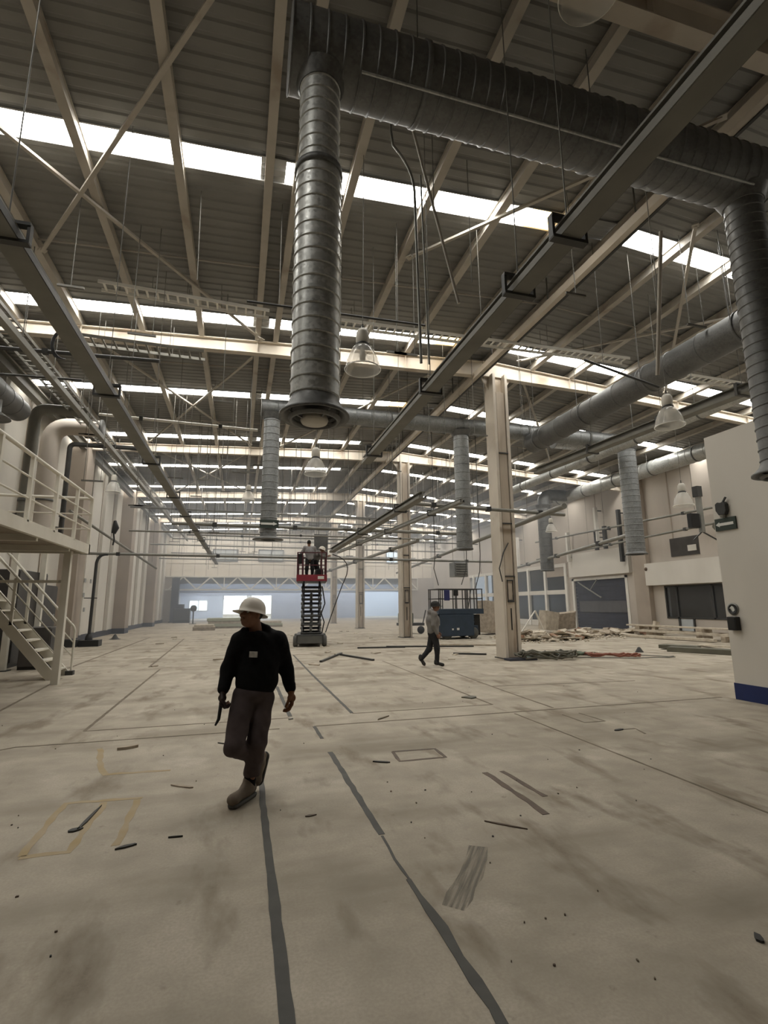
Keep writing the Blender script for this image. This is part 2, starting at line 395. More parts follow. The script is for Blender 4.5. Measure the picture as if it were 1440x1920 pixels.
# columns
def column(x, y, label, h):
    t = thing('steel_column', label, 'column', (x, y, 0))
    for sx in (-1, 1): MB().box(x + sx * .22 - .045, x + sx * .22 + .045, y - .3, y + .3, 0.02, h).build('flange', 'cream', t)
    MB().box(x - .18, x + .18, y - .06, y + .06, 0.02, h).build('web', 'rustcol', t)
    MB().box(x - .3, x + .3, y - .36, y + .36, 0, .025).build('base_plate', 'raild', t)
    MB().box(x - .14, x + .14, y - .26, y - .06, .05, h * .93).build('cover_plate', 'rustcol', t)
    for z in (2.45, 4.1, 6.4): MB().box(x - .17, x + .17, y - .305, y - .26, z, z + .035).build('clamp_strap', 'raild', t)
    MB().box(x - .1, x + .1, y - .31, y - .26, 1.68, 1.75).box(x - .1, x + .1, y - .31, y - .26, 2.32, 2.36).box(x - .1, x - .085, y - .3, y - .26, 1.7, 2.36).box(x + .085, x + .1, y - .3, y - .26, 1.7, 2.36).build('label_frame', 'raild', t)
    MB().box(x - .02, x + .02, y - .268, y - .255, .85, 1.5).build('cable_slot', 'black', t)
    if y < 40:
        MB().prism([(x - .6, h), (x + .6, h), (x + .24, h - .5), (x - .24, h - .5)], .05, 'Y', y - .02).build('haunch', 'cream', t)
column(8.0, 14.2, 'nearest cream steel column with rust runs and cables at its foot', 9.15)
column(8.15, 24.7, 'second cream steel column, behind the man in the grey top', 9.1)
column(8.25, 35.2, 'third cream steel column, right of the raised red lift', 9.1)
column(8.25, 45.7, 'farthest cream steel column, half lost in the haze', 9.1)

# left wall with pilasters
wl = struct(MB().box(XL - .3, XL, Y0, YF + .3, 0, 9.6).build('wall_left', 'wall'))
for i, y in enumerate([14.2, 24.7, 35.2, 45.7]):
    MB().box(XL, -6.7, y - .55, y + .55, 0, 9.0).build('pilaster', 'pilaster', wl)
    MB().box(XL, -6.68, y - .58, y + .58, 0, .32).build('pilaster_skirt', 'dkblue', wl)
for y in [6.5, 8.5, 10.5, 17, 19.5, 22, 27.3, 29.9, 32.5, 37.8, 40.5, 43, 48.3, 51, 53.5]:
    MB().box(XL, XL + .03, y - .03, y + .03, .3, 9.0).build('panel_joint', 'pilaster', wl)
    MB().box(XL, XL + .14, y + .25, y + .55, .3, 9.0).build('wall_rib', 'wall', wl)
struct(MB().box(XL, XL + .03, Y0, YF, 0, .3).build('baseboard_left', 'dkblue'))
struct(MB().box(XL - .3, XR + .3, Y0 - .3, Y0, 0, 9.95).build('wall_back', 'pilaster'))

# far wall: clad upper part above a wide opening, annex behind
wf = struct(MB().box(XL, XR, YF, YF + .25, 4.65, 10.2).build('wall_far', 'panel'))
for x in np.arange(-6.9, 22, 1.15):
    MB().box(x - .02, x + .02, YF - .03, YF, 4.65, 9.9).build('cladding_joint', 'wallpink', wf)
for z in (6.0, 8.1): MB().box(XL, XR, YF - .05, YF, z, z + .08).build('cladding_rail', 'panel', wf)
MB().box(19, XR, YF, YF + .25, 0, 4.65).box(XL, -6.6, YF, YF + .25, 0, 4.65).build('jamb', 'wallpink', wf)
for n, (x0, x1, z0, z1) in enumerate([(-2.9, -.3, 6.25, 7.55), (1.8, 4.5, 6.3, 7.6), (16.2, 18.0, 6.3, 7.7)]):
    wn = MB().box(x0, x1, YF - .09, YF - .03, z0, z0 + .08).box(x0, x1, YF - .09, YF - .03, z1 - .08, z1).box(x0, x0 + .08, YF - .09, YF - .03, z0, z1).box(x1 - .08, x1, YF - .09, YF - .03, z0, z1).box((x0 + x1) / 2 - .04, (x0 + x1) / 2 + .04, YF - .09, YF - .03, z0, z1).build('window_%d' % (n + 1), 'raild')
    struct(wn); wn['origin'] = (0, 0, 0)
    for a, c in ((x0 + .08, (x0 + x1) / 2 - .04), ((x0 + x1) / 2 + .04, x1 - .08)):
        MB().box(a, c, YF - .07, YF - .05, z0 + .08, z1 - .08).build('pane', 'glassl', wn)
    if n == 2: MB().box(x0 + .1, x1 - .5, YF - .045, YF - .04, z0 + .1, z1 - .1).build('daylit_pane', emit('window_daylight', (.75, .88, 1.0), 1.6), wn)
# white lattice girder across the opening
t = thing('lattice_girder', 'long white lattice girder spanning the wide opening in the end wall', 'girder', (5, YF - .1, 3.2))
MB().box(-7.3, 20, YF - .2, YF - .02, 4.55, 4.68).build('top_chord', 'whitem', t)
MB().box(-7.3, 20, YF - .2, YF - .02, 3.2, 3.34).build('bottom_chord', 'whitem', t)
x = -7.0; k = 0
while x < 19.4:
    z0, z1 = (3.3, 4.6) if k % 2 == 0 else (4.6, 3.3)
    MB().bar((x, YF - .11, z0), (x + 1.35, YF - .11, z1), .13, .13).build('diagonal', 'whitem', t)
    if k % 4 == 3: MB().box(x + 1.3, x + 1.4, YF - .15, YF - .07, 3.3, 4.6).build('post', 'whitem', t)
    x += 1.35; k += 1
# annex behind the opening
struct(MB().box(XL - .3, XR + 3, 63.9, 63.99, 3.25, 5.0).build('trim_5', 'slate'))
struct(MB().box(XL - .3, XR + 3, YF + .3, YF + .5, 3.9, 5.0).build('trim_6', 'slate'))
wb = struct(MB().box(3.9, 15.6, 64, 64.2, 0, 5.2).build('wall_annex', 'backblue'))
MB().box(-8, 3.9, 64, 64.2, 2.8, 5.2).build('lintel', 'backblue', wb)
MB().box(15.6, XR + 3, 64, 64.2, 3.4, 5.2).build('lintel', 'backblue', wb)
MB().box(-8, -6.8, 64, 64.2, 0, 2.8).build('jamb', 'backblue', wb)
struct(MB().box(XL - .5, XR + 3, YF + .25, 64.2, 5.0, 5.2).build('ceiling_annex', 'backblue'))
struct(MB().box(XL - .6, XL - .3, YF, 78, 0, 5).build('wall_annex_left', 'backblue'))
struct(MB().box(XR + 2.7, XR + 3, YF, 78, 0, 5).build('wall_annex_right', 'backblue'))
for k, y in enumerate((60.0, 62.4)):
    struct(MB().box(-6, 20, y, y + .5, 4.96, 4.99).build('window_%d' % (20 + k), emit('annex_fill_panel', (.76, .85, 1.0), 14.0)))  # added glowing ceiling panels that brighten the annex, not actual windows
# second room beyond: back wall with daylight door and window
w2 = struct(MB().box(-8, -2.0, 70, 70.2, 0, .95).box(-8, -6.2, 70, 70.2, .95, 5).box(-6.2, -3.9, 70, 70.2, 2.35, 5).box(-3.9, -2.0, 70, 70.2, .95, 5).box(-2, 4.6, 70, 70.2, 3.2, 5).box(4.6, 9, 70, 70.2, 0, 5).box(14, 25, 70, 70.2, 0, 5).build('wall_beyond', 'backblue'))
struct(MB().box(-8, 9, 64.2, 70, 3.6, 3.75).build('ceiling_beyond', 'backblue'))
for k, x in enumerate((-5.5, -1.5, 2.0)): struct(MB().box(x, x + 1.6, 65.5, 68.5, 3.55, 3.59).build('window_%d' % (30 + k), emit('beyond_fill_panel', (.78, .88, 1.0), 15.0)))  # invented glowing panels under the ceiling, added to light the room beyond
struct(MB().box(-8.3, -8, 64.2, 70, 0, 3.7).build('wall_beyond_left', 'backblue'))
struct(MB().box(5.5, 5.8, 64.2, 70, 0, 3.7).build('wall_beyond_right', 'backblue'))
wn = struct(MB().box(-6.2, -3.9, 69.95, 70.05, .95, 1.03).box(-6.2, -3.9, 69.95, 70.05, 2.27, 2.35).box(-5.09, -5.01, 69.95, 70.05, .95, 2.35).box(-6.2, -6.12, 69.95, 70.05, .95, 2.35).box(-3.98, -3.9, 69.95, 70.05, .95, 2.35).build('window_4', 'whitem')); wn['origin'] = (0, 0, 0)
for a, c in ((-6.12, -5.09), (-5.01, -3.98)): MB().box(a, c, 70, 70.02, 1.03, 2.27).build('pane', 'glassl', wn)
dr = struct(MB().box(-2.0, -1.92, 69.95, 70.05, 0, 3.2).box(.95, 1.6, 69.9, 70.1, 0, 3.2).box(4.5, 4.6, 69.95, 70.05, 0, 3.2).box(-2, 4.6, 69.95, 70.05, 3.1, 3.2).box(-2, 4.6, 69.95, 70.05, 2.5, 2.56).build('door_1', 'whitem')); dr['origin'] = (0, 0, 0)
MB().box(-.6, -.54, 69.95, 70.05, 2.56, 3.1).box(2.9, 2.96, 69.95, 70.05, 0, 3.1).build('mullion', 'whitem', dr)
tag(MB().box(-12, 28, 77.8, 78, 0, .4).build('yard_kerb', 'plaster'), kind='structure')
for y, x, z1 in ((64.05, -6.75, 2.8), (64.05, 3.85, 2.8)):
    struct(MB().box(x - .06, x + .06, y - .08, y + .08, 0, z1).build('trim_%d' % (1 if x < 0 else 2), 'whitem'))

# right wall of the hall, X = 22
wr = struct(MB().box(XR, XR + .3, Y0, 18.3, 0, 9.3).box(XR, XR + .3, 18.3, 22.1, 0, .8).box(XR, XR + .3, 18.3, 22.1, 2.5, 9.3).box(XR, XR + .3, 22.1, 24.75, 0, 9.3).box(XR, XR + .3, 24.75, 29.95, 3.25, 9.3).box(XR, XR + .3, 29.95, 30.4, 0, 9.3).box(XR, XR + .3, 30.4, 46, 4.3, 9.3).box(XR, XR + .3, 46, YF + .3, 0, 9.3).build('wall_right', 'wallpink'))
MB().box(XR - .35, XR, 17, 23.0, 2.55, 3.75).build('white_band', 'wall', wr)
MB().box(XR - .3, XR, 18.2, 19.4, 3.75, 8.9).build('pilaster', 'wallpink', wr)
MB().box(XR - .3, XR, 22.9, 23.9, 0, 8.9).build('pilaster', 'pilaster', wr)
for y in (21.2, 27, 32.5, 38, 43.5): MB().box(XR - .03, XR, y - .03, y + .03, 4.4, 8.8).build('panel_joint', 'pilaster', wr)
MB().box(XR - .25, XR, 24.3, 29.9, 3.35, 4.9).build('plaster_facing', 'wall', wr)
MB().box(XR - .05, XR, 29.6, 33.0, 3.5, 4.9).build('brown_recess', 'pilaster', wr)
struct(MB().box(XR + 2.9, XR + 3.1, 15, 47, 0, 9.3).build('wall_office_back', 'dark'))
wn = struct(MB().box(XR - .04, XR + .1, 17.4, 22.1, 2.42, 2.5).box(XR - .04, XR + .1, 17.4, 22.1, .8, .88).box(XR - .04, XR + .1, 22.02, 22.1, .8, 2.5).box(XR - .04, XR + .1, 19.2, 19.3, .8, 2.5).box(XR - .04, XR + .1, 21.3, 21.4, .1, 2.5).build('window_5', 'raild')); wn['origin'] = (0, 0, 0)
for a, c in ((18.3, 19.2), (19.3, 21.3), (21.4, 22.02)): MB().box(XR + .02, XR + .04, a, c, .88, 2.42).build('pane', 'glass', wn)
MB().box(XR - .08, XR + .0, 20.4, 21.3, .1, .16).box(XR - .08, XR, 20.4, 20.48, .1, .8).box(XR - .08, XR, 21.25, 21.33, .1, .8).build('lower_frame', 'raild', wn)
MB().box(XR - .03, XR - .01, 20.48, 21.25, .16, .78).build('lower_pane', 'glassl', wn)
wn = struct(MB().box(XR - .05, XR - .02, 19.5, 21.4, 4.0, 4.95).build('window_6', 'dark')); wn['origin'] = (0, 0, 0)
MB().box(XR - .08, XR - .05, 19.8, 20.3, 4.2, 4.5).build('paper_on_pane', 'wall', wn)
# dark shutter door
dr = struct(MB().box(XR - .03, XR + .25, 24.75, 24.95, 0, 3.25).box(XR - .03, XR + .25, 29.75, 29.95, 0, 3.25).box(XR - .03, XR + .25, 24.75, 29.95, 3.1, 3.25).build('door_2', 'whitem')); dr['origin'] = (0, 0, 0)
for k in range(14):
    z = .02 + k * .22
    MB().box(XR + .1, XR + .16 + .02 * (k % 2), 24.95, 29.75, z, z + .21).build('shutter_slat', 'dkblue', dr)
MB().box(XR + .06, XR + .1, 25.1, 29.4, 1.05, 1.75).build('grey_panel', mat('grey_sheet', (.11, .11, .115), (.09, .09, .095)), dr)
MB().bar((XR - .1, 29.2, 3.0), (XR - .1, 27.0, 1.95), .07, .07).bar((XR - .1, 28.0, 2.45), (XR - .1, 27.3, 3.1), .05, .05).build('loose_strut', 'steel', dr)
# two storey office front in white frame
of = struct(MB().box(XR - .1, XR + .1, 30.4, 46, 2.25, 2.55).box(XR - .1, XR + .1, 30.4, 46, 4.15, 4.4).box(XR - .06, XR + .1, 30.4, 46, 0, .4).build('window_7', 'wall')); of['origin'] = (0, 0, 0)
for y in (30.5, 33.0, 35.3, 37.6, 40, 42.5, 45): MB().box(XR - .14, XR + .1, y - .12, y + .12, 0, 4.3).build('mullion', 'whitem', of)
for y0, y1 in zip((30.5, 33.0, 35.3, 37.6, 40, 42.5), (33.0, 35.3, 37.6, 40, 42.5, 45)):
    for z0, z1 in ((.4, 2.25), (2.55, 4.15)): MB().box(XR + .02, XR + .05, y0 + .12, y1 - .12, z0, z1).build('pane', 'glass', of)

# near white partition block on the right
nb = struct(MB().box(8.3, 15, Y0, 7.05, 0, 4.68).build('wall_near_right', 'wall'))
struct(MB().box(8.285, 8.3, Y0, 7.06, 0, .27).build('baseboard_near_right', 'blue'))
# ================================================================== DUCTS
def ringprof(r, z0, z1, step, up=.012, wd=.016):
    n = max(1, int(round(abs(z1 - z0) / step))); s = (z1 - z0) / n; pr = [(r, z0)]
    sg = 1 if z1 > z0 else -1
    for i in range(1, n):
        z = z0 + i * s; pr += [(r, z - sg * wd), (r + up, z - sg * wd * .4), (r + up, z + sg * wd * .4), (r, z + sg * wd)]
    return pr + [(r, z1)]
def trunk_x(name, label, y, z, r, x0, x1, step, m, group=None, caps=True):
    t = thing(name, label, 'duct', ((x0 + x1) / 2, y, z), group)
    MB().lathe(ringprof(r, x0, x1, step), (0, y, z), 'X', 28, crisp=True).build('duct_tube', m, t)
    if caps:
        for x in (x0, x1): MB().lathe([(0, x - .004), (r, x - .004), (r + .02, x), (r, x + .02)], (0, y, z), 'X', 28).build('end_cap', 'galvd', t)
    x = x0 + 1.6
    while x < x1 - .6:
        MB().lathe([(r + .004, x - .03), (r + .02, x - .03), (r + .02, x + .03), (r + .004, x + .03)], (0, y, z), 'X', 28).tube([(x, y, z + r + .01), (x, y, roofz(x) - .2)], .008, 5).build('hanger_band', 'galvd', t)
        x += 2.6
    return t
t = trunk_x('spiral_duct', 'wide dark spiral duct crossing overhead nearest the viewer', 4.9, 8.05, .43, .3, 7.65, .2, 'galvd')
MB().tube([(1.1, 4.62, 7.66), (7.0, 4.62, 7.66)], .018, 6).build('hanger_wire', 'galv', t)
t = trunk_x('spiral_duct', 'slimmer galvanised trunk duct feeding three drops beside the nearest steel column', 15.4, 7.77, .275, .42, 14.5, 00.5, 'galvm')
t = trunk_x('spiral_duct', 'short bright silver duct lying behind the right end of the slimmer trunk duct', 17.3, 8.25, .27, 12.3, 16.0, .5, 'galvl')
def drop(label, x, y, ztop, zbot, r, step, m, bell=0, rtop=None, flat=0, zj=None):
    t = thing('duct_drop', label, 'duct', (x, y, zbot))
    if rtop:
        MB().lathe(ringprof(rtop, ztop, zj, step), (x, y, 0), 'Z', 28, crisp=True).build('upper_tube', m, t)
        MB().lathe([(rtop, zj + .05), (r + .015, zj + .03), (r + .02, zj - .04), (r, zj - .04)], (x, y, 0), 'Z', 28).build('collar', 'galvd', t)
        ztop = zj
    MB().lathe(ringprof(r, ztop, zbot, step), (x, y, 0), 'Z', 28, crisp=True).build('duct_tube', m, t)
    if bell:
        MB().lathe([(r, zbot + .14), (r + .03, zbot + .06), (bell * .9, zbot - .01), (bell, zbot - .035), (bell, zbot - .06), (bell * .88, zbot - .05), (r * .9, zbot + .05)], (x, y, 0), 'Z', 32).build('bell_mouth', 'galvd', t)
        MB().lathe([(bell * .75, zbot - .07), (bell * .7, zbot - .1), (bell * .64, zbot - .1), (bell * .62, zbot - .05)], (x, y, 0), 'Z', 32).build('diffuser_ring', 'galvd', t)
        MB().lathe([(0, zbot - .12), (bell * .36, zbot - .12), (bell * .4, zbot - .09), (bell * .36, zbot - .05)], (x, y, 0), 'Z', 28).build('diffuser_disc', 'ballast', t)
        MB().lathe([(0, zbot + .02), (r * .92, zbot + .02)], (x, y, 0), 'Z', 28).build('damper', 'black', t)
        for k in range(4):
            a = k * PI / 2 + .4; MB().bar((x + .4 * bell * math.cos(a), y + .4 * bell * math.sin(a), zbot - .09), (x + .8 * bell * math.cos(a), y + .8 * bell * math.sin(a), zbot - .05), .02, .01).build('diffuser_arm', 'galvd', t)
    elif flat:
        MB().lathe([(r, zbot + .1), (flat, zbot + .02), (flat, zbot), (r * .9, zbot)], (x, y, 0), 'Z', 28).build('flare', 'galvd', t)
    else:
        MB().lathe([(r, zbot + .06), (r + .02, zbot + .06), (r + .02, zbot), (r - .03, zbot), (r - .03, zbot + .3)], (x, y, 0), 'Z', 28).build('end_ring', 'galvd', t)
    # saddle where it meets the trunk
    MB().lathe([((rtop or r) + .1, ztop + .02 if not rtop else 7.72), ((rtop or r) + .02, (ztop if not rtop else 7.72) - .16)], (x, y, 0), 'Z', 28).build('saddle', 'galvd', t)
    return t
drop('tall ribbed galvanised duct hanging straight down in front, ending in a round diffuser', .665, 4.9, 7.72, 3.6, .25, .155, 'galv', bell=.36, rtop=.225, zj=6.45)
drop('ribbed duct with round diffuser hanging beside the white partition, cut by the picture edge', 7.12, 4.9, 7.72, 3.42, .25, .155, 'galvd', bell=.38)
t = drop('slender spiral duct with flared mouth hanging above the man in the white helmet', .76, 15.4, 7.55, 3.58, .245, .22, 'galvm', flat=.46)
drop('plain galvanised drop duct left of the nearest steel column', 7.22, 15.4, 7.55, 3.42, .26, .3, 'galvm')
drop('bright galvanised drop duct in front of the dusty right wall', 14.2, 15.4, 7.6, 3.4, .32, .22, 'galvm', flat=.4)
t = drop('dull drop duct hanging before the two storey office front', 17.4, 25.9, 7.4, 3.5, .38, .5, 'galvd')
MB().tube([(17.4, 25.9, 7.3)] + [tuple(v) for v in bez((17.4, 25.9, 7.5), (17.4, 25.9, 8.1), (18.0, 25.9, 8.1), 8)] + [(19.0, 25.9, 8.1)], .34, 18).build('elbow', 'galvd', t)
# duct running towards the far end
def trunk_y(label, x, z, r, y0, y1, m, step=.9):
    t = thing('spiral_duct', label, 'duct', (x, (y0 + y1) / 2, z))
    MB().lathe(ringprof(r, y0, y1, step), (x, 0, z), 'Y', 28, crisp=True).build('duct_tube', m, t)
    for y in (y0, y1): MB().lathe([(0, y), (r, y)], (x, 0, z), 'Y', 28).build('end_cap', m, t)
    y = y0 + 1.2
    while y < y1:
        MB().lathe([(r + .004, y - .03), (r + .02, y - .03), (r + .02, y + .03), (r + .004, y + .03)], (x, 0, z), 'Y', 28).tube([(x - r, y, z), (x - r, y, roofz(x) - .2)], .008, 5).build('hanger_band', 'galvd', t); y += 2.5
    return t
trunk_y('broad dark duct running lengthwise on the right towards the slimmer trunk duct', 9.95, 7.32, .36, 1.0, 15.2, 'galvd')
trunk_y('pale galvanised duct running high along the dusty right wall', 19.2, 8.1, .36, 8.0, 27.0, 'galv')
trunk_y('narrow galvanised duct running lengthwise just left of the pale wall duct', 13.2, 7.3, .2, 7.5, 24.0, 'galv')

# ================================================================== CRANE RUNWAYS
def runway(name, label, x, z, y0, y1, wd, ht, m, ybr, xe=None, ze=None, lip=True, group=None):
    t = thing(name, label, 'beam', (x, y0, z), group)
    p0 = Vector((x, y0, z)); p1 = Vector((xe if xe is not None else x, y1, ze if ze is not None else z))
    MB().bar(p0, p1, wd, .02).build('bottom_flange', m, t)
    up = Vector((0, 0, 1))
    MB().bar(p0 + up * ht / 2, p1 + up * ht / 2, .03, ht).build('web', m, t)
    MB().bar(p0 + up * ht, p1 + up * ht, wd * .8, .02).build('top_flange', m, t)
    if lip:
        for s in (-1, 1):
            o = Vector((s * wd / 2, 0, .03)); MB().bar(p0 + o, p1 + o, .014, .07).build('rail_lip', 'raild' if s > 0 else m, t)
    for y in ybr:
        f = (y - y0) / (y1 - y0); c = p0.lerp(p1, f)
        b = MB().cbox(c + Vector((0, 0, -.02)), (wd + .16, .07, .03)).cbox(c + Vector((wd / 2 + .07, 0, ht / 2)), (.025, .06, ht + .05)).cbox(c + Vector((-wd / 2 - .07, 0, ht / 2)), (.025, .06, ht + .05)).cbox(c + Vector((0, 0, ht + .03)), (wd + .16, .07, .03))
        b.build('clamp', 'raild', t)
        MB().tube([c + Vector((0, 0, ht)), (c.x, c.y, roofz(c.x) - .1)], .0065, 6).build('hanger_rod', 'wire', t)
    return t
runway('crane_runway', 'dark crane runway beam sweeping lengthwise over the left side', -2.06, 4.7, -1.0, 40, .2, .12, 'rail', [1.1, 4.45, 7.75, 11.5, 15.1, 18.3, 21.8, 25.2, 28.5, 32, 35.5], xe=-1.74)
runway('crane_runway', 'grey crane runway beam sweeping from the top right corner to mid hall', 2.57, 4.7, -.5, 10.4, .18, .15, 'rail', [3.2, 4.0, 6.45, 9.7])
t = thing('ridge_beam', 'cream beam with dark side running lengthwise along the roof ridge, beyond the dark duct', 'beam', (7.25, 6, 8.95))
MB().box(7.16, 7.3, -3, 45, 8.98, 9.0).build('bottom_flange', 'cream', t); MB().box(7.3, 7.36, -3, 45, 8.96, 9.2).build('dark_side', 'raild', t); MB().box(7.18, 7.3, -3, 45, 9.0, 9.2).build('web', 'cream', t)
for y in range(-2, 45, 3): MB().tube([(7.25, y, 9.2), (7.25, y, roofz(7.25))], .02, 5).build('stud', 'wire', t)
runway('crane_runway', 'runway beam being taken down by the two workers on the red lift', 4.3, 4.25, 11.5, 20.6, .2, .16, 'rail', [13.0, 16.4], xe=3.62, ze=3.78)
runway('crane_runway', 'low runway beam hanging lengthwise behind the diffuser at the right edge', 10.3, 6.0, 6.2, 14.6, .24, .2, 'rail', [7.6, 9.6, 12.0], xe=9.65)
runway('crane_runway', 'long thin runway strip right of the beam the workers are lowering', 5.6, 4.3, 12.0, 26.0, .12, .1, 'pipe', [14, 18, 22], xe=4.9)
# ================================================================== PIPES
def pipe(label, pts, r, m='pipe', name='conduit', cat='pipe', group=None, clips=0, rods=0):
    mid = Vector(pts[len(pts) // 2]); t = thing(name, label, cat, tuple(mid), group)
    MB().tube(pts, r, 8).build('pipe', m, t)
    p, q = Vector(pts[0]), Vector(pts[-1])
    for i in range(clips):
        c = p.lerp(q, (i + .5) / clips); MB().cbox(c, (r * 2.5, r * 2.5, r * 2.5)).build('coupling', 'raild', t)
    for i in range(rods):
        c = p.lerp(q, (i + .5) / rods); MB().tube([c, (c.x, c.y, roofz(c.x))], .007, 5).build('hanger_rod', 'wire', t)
    return t
pipe('long grey pipe crossing the hall low down, ending left at the bent drop pipe', [(-7.3, 24.4, 3.92), (13.6, 24.4, 3.85)], .06, clips=5, rods=6)
pipe('grey pipe crossing the hall just above the flared duct mouth', [(-2.8, 22, 5.0), (10.6, 22, 4.95)], .07, clips=4, rods=5)
pipe('thin pipe crossing the hall close under the pipe above the flared duct mouth', [(-4.5, 22.6, 4.72), (9.6, 22.6, 4.72)], .035, clips=3, rods=2)
pipe('thick pale tube with plugged end crossing in front of the nearest steel column', [(4.45, 13.4, 4.5), (9.75, 13.4, 4.38)], .055, 'pipe', clips=3, rods=2)
pipe('dark slender bar hanging across behind the large front drop duct', [(-.1, 9, 7.32), (3.5, 9, 7.38)], .025, 'raild', name='bar', cat='bar', rods=3)
pipe('dark slender bar slanting down right, across the broad lengthwise duct', [(7.05, 8.6, 6.88), (9.0, 8.6, 6.47)], .028, 'raild', name='bar', cat='bar', rods=2)
pipe('dark pipe entering from the left picture edge under the runway beam', [(-7.3, 13, 7.62), (-2.2, 13, 7.8)], .05, 'raild', clips=1)
pipe('second dark pipe entering from the left edge, just below the first', [(-7.3, 13.3, 7.1), (-4.0, 13.3, 7.2)], .03, 'raild')
pipe('pale pipe crossing high behind the runway beam on the left', [(-4.9, 18.4, 8.15), (.4, 18.4, 8.05)], .05, 'whitem', clips=2, rods=3)
pipe('thin transverse pipe above the raised workers', [(1.4, 25, 6.1), (8, 25, 5.95)], .03, clips=2, rods=4)
pipe('pale strut pipe slanting along the left wall pilasters', [(-6.55, 22, 5.35), (-4.6, 31, 3.75)], .06, 'pipe')
for i, (a, b, l) in enumerate([((21.3, 33, 4.85), (21.0, 16.8, 5.25), 'lower of the long pipes along the right wall'), ((21.3, 33, 6.15), (21.0, 16.8, 5.95), 'upper of the long pipes along the right wall'),
                ((12.5, 40, 4.2), (8.6, 11.8, 4.3), 'long slanting pipe passing behind the plain drop duct'), ((19.0, 32, 4.15), (14.9, 16.5, 4.3), 'long slanting pipe reaching the bright drop duct'),
                ((6.2, 40, 4.1), (7.2, 20, 4.3), 'long thin pipe receding left of the second steel column')]):
    pipe(l, [a, b], .06 if i < 2 else .085, 'pipe', clips=3, rods=4)
for i, (y, z, x0, x1, l) in enumerate([(27.5, 6.6, -5.5, 7.6, 'first of the far thin crossing pipes, nearest of them'), (30.0, 5.6, -3, 15, 'second far thin crossing pipe, low over the cart'), (33.0, 7.1, -5.5, 12, 'high far crossing pipe before the third steel column'), (37.0, 5.8, -6, 16, 'far crossing pipe just behind the third steel column'), (40.0, 6.6, -5, 14, 'far crossing pipe in the fourth bay'), (43.5, 5.4, -6.3, 17, 'far crossing pipe low before the farthest steel column'), (48.0, 6.3, -6, 17, 'farthest crossing pipe, close to the end wall windows')]):
    pipe(l, [(x0, y, z), (x1, y, z - .1)], .05, 'pipe', clips=3, rods=9)
pipe('fat insulated pipe ending at the arrow sign on the white partition', [(19.0, 16.0, 5.2), (13.0, 10.3, 4.0), (8.6, 7.25, 3.05)], .09, 'pipe')
# bundle of thin pipes bending down in front of the second skylight strip
pipe('bent conduit dropping from the dark overhead duct to the grey runway', bez((2.05, 6, 8.75), (1.82, 6, 8.85), (1.88, 6, 8.45)) + bez((1.9, 6, 8.3), (2.2, 6, 8.0), (2.22, 6, 7.6)) + [(2.3, 6.1, 4.95)], .02, 'steel')
pipe('straight thin conduit hanging right of the bent conduit', [(2.32, 6, 7.9), (2.42, 6.1, 4.95)], .014, 'steel')
pipe('leaning pale tube crossing under the dark overhead duct', [(2.18, 6, 8.83), (2.86, 6, 5.9)], .022, 'purlin', rods=1)
pipe('leaning pale tube dropping right of the grey runway, under the dark overhead duct', [(6.15, 5.5, 7.4), (6.6, 6.3, 5.4)], .03, 'purlin', rods=1)
# ================================================================== ROOF BRACING
for i, (p, q, l) in enumerate([((-.1, 4.6), (-4.3, 11.0), 'roof brace rising to the right across the left skylight strip'), ((-4.4, 7.4), (.3, 13.9), 'roof brace falling to the right across the left skylight strip'),
                 ((3.4, 9.6), (7.4, 5.2), 'roof brace behind the bent conduit'), ((9.0, 7.2), (14.5, 13.6), 'roof brace above the broad lengthwise duct'), ((8.6, 13.6), (14.4, 7.4), 'roof brace crossing above the broad lengthwise duct'),
                 ((-4.2, 14.8), (.2, 24.0), 'roof brace in the second bay on the left'), ((.2, 14.8), (-4.2, 24.0), 'roof brace crossing in the second bay on the left'), ((1.7, 24), (6.2, 15), 'roof brace in the second bay beside the ridge'), ((9.6, 15), (17, 24), 'roof brace in the second bay on the right'),
                 ((-4.2, 25.2), (.2, 34.6), 'roof brace in the third bay on the left'), ((.2, 25.2), (-4.2, 34.6), 'roof brace crossing in the third bay on the left')]):
    z = lambda x: roofz(x) - .3
    t = thing('roof_brace', l, 'brace', ((p[0] + q[0]) / 2, (p[1] + q[1]) / 2, z((p[0] + q[0]) / 2)))
    P0, P1 = Vector((p[0], p[1], z(p[0]))), Vector((q[0], q[1], z(q[0])))
    MB().bar(P0, P1, .07, .05).build('brace_rod', 'purlin', t)
    for c in (P0, P1): MB().cbox(c, (.14, .14, .02), rz=.7).build('gusset', 'purlin', t)
# ================================================================== CABLE TRAYS
def tray(label, p, q, wd, step, m='whitem', zf=None, depth=.08, rods=5):
    p, q = Vector(p), Vector(q); d = (q - p).normalized(); s = d.cross(Vector((0, 0, 1))).normalized()
    t = thing('cable_tray', label, 'cable tray', tuple((p + q) / 2))
    for k in (-1, 1): MB().bar(p + s * k * wd / 2, q + s * k * wd / 2, .025, depth).build('side_rail', m, t)
    n = int((q - p).length / step)
    for i in range(n):
        c = p.lerp(q, (i + .5) / n); MB().bar(c - s * wd / 2, c + s * wd / 2, .045, .025).build('rung', m, t)
    for i in range(rods):
        c = p.lerp(q, (i + .5) / rods)
        for k in (-1, 1): MB().tube([c + s * k * wd / 2, Vector((c.x, c.y, roofz(c.x) - .2)) + s * k * wd / 2], .006, 5).build('hanger_rod', 'wire', t)
    return t
tray('ladder cable tray crossing under the second skylight strip, left of the front drop duct', (-3.4, 11.8, 8.93), (.42, 11.8, 8.82), .34, .22)
tray('ladder cable tray crossing under the second skylight strip, right of the front drop duct', (1.6, 11.8, 8.85), (11.2, 11.8, 9.0), .34, .22)
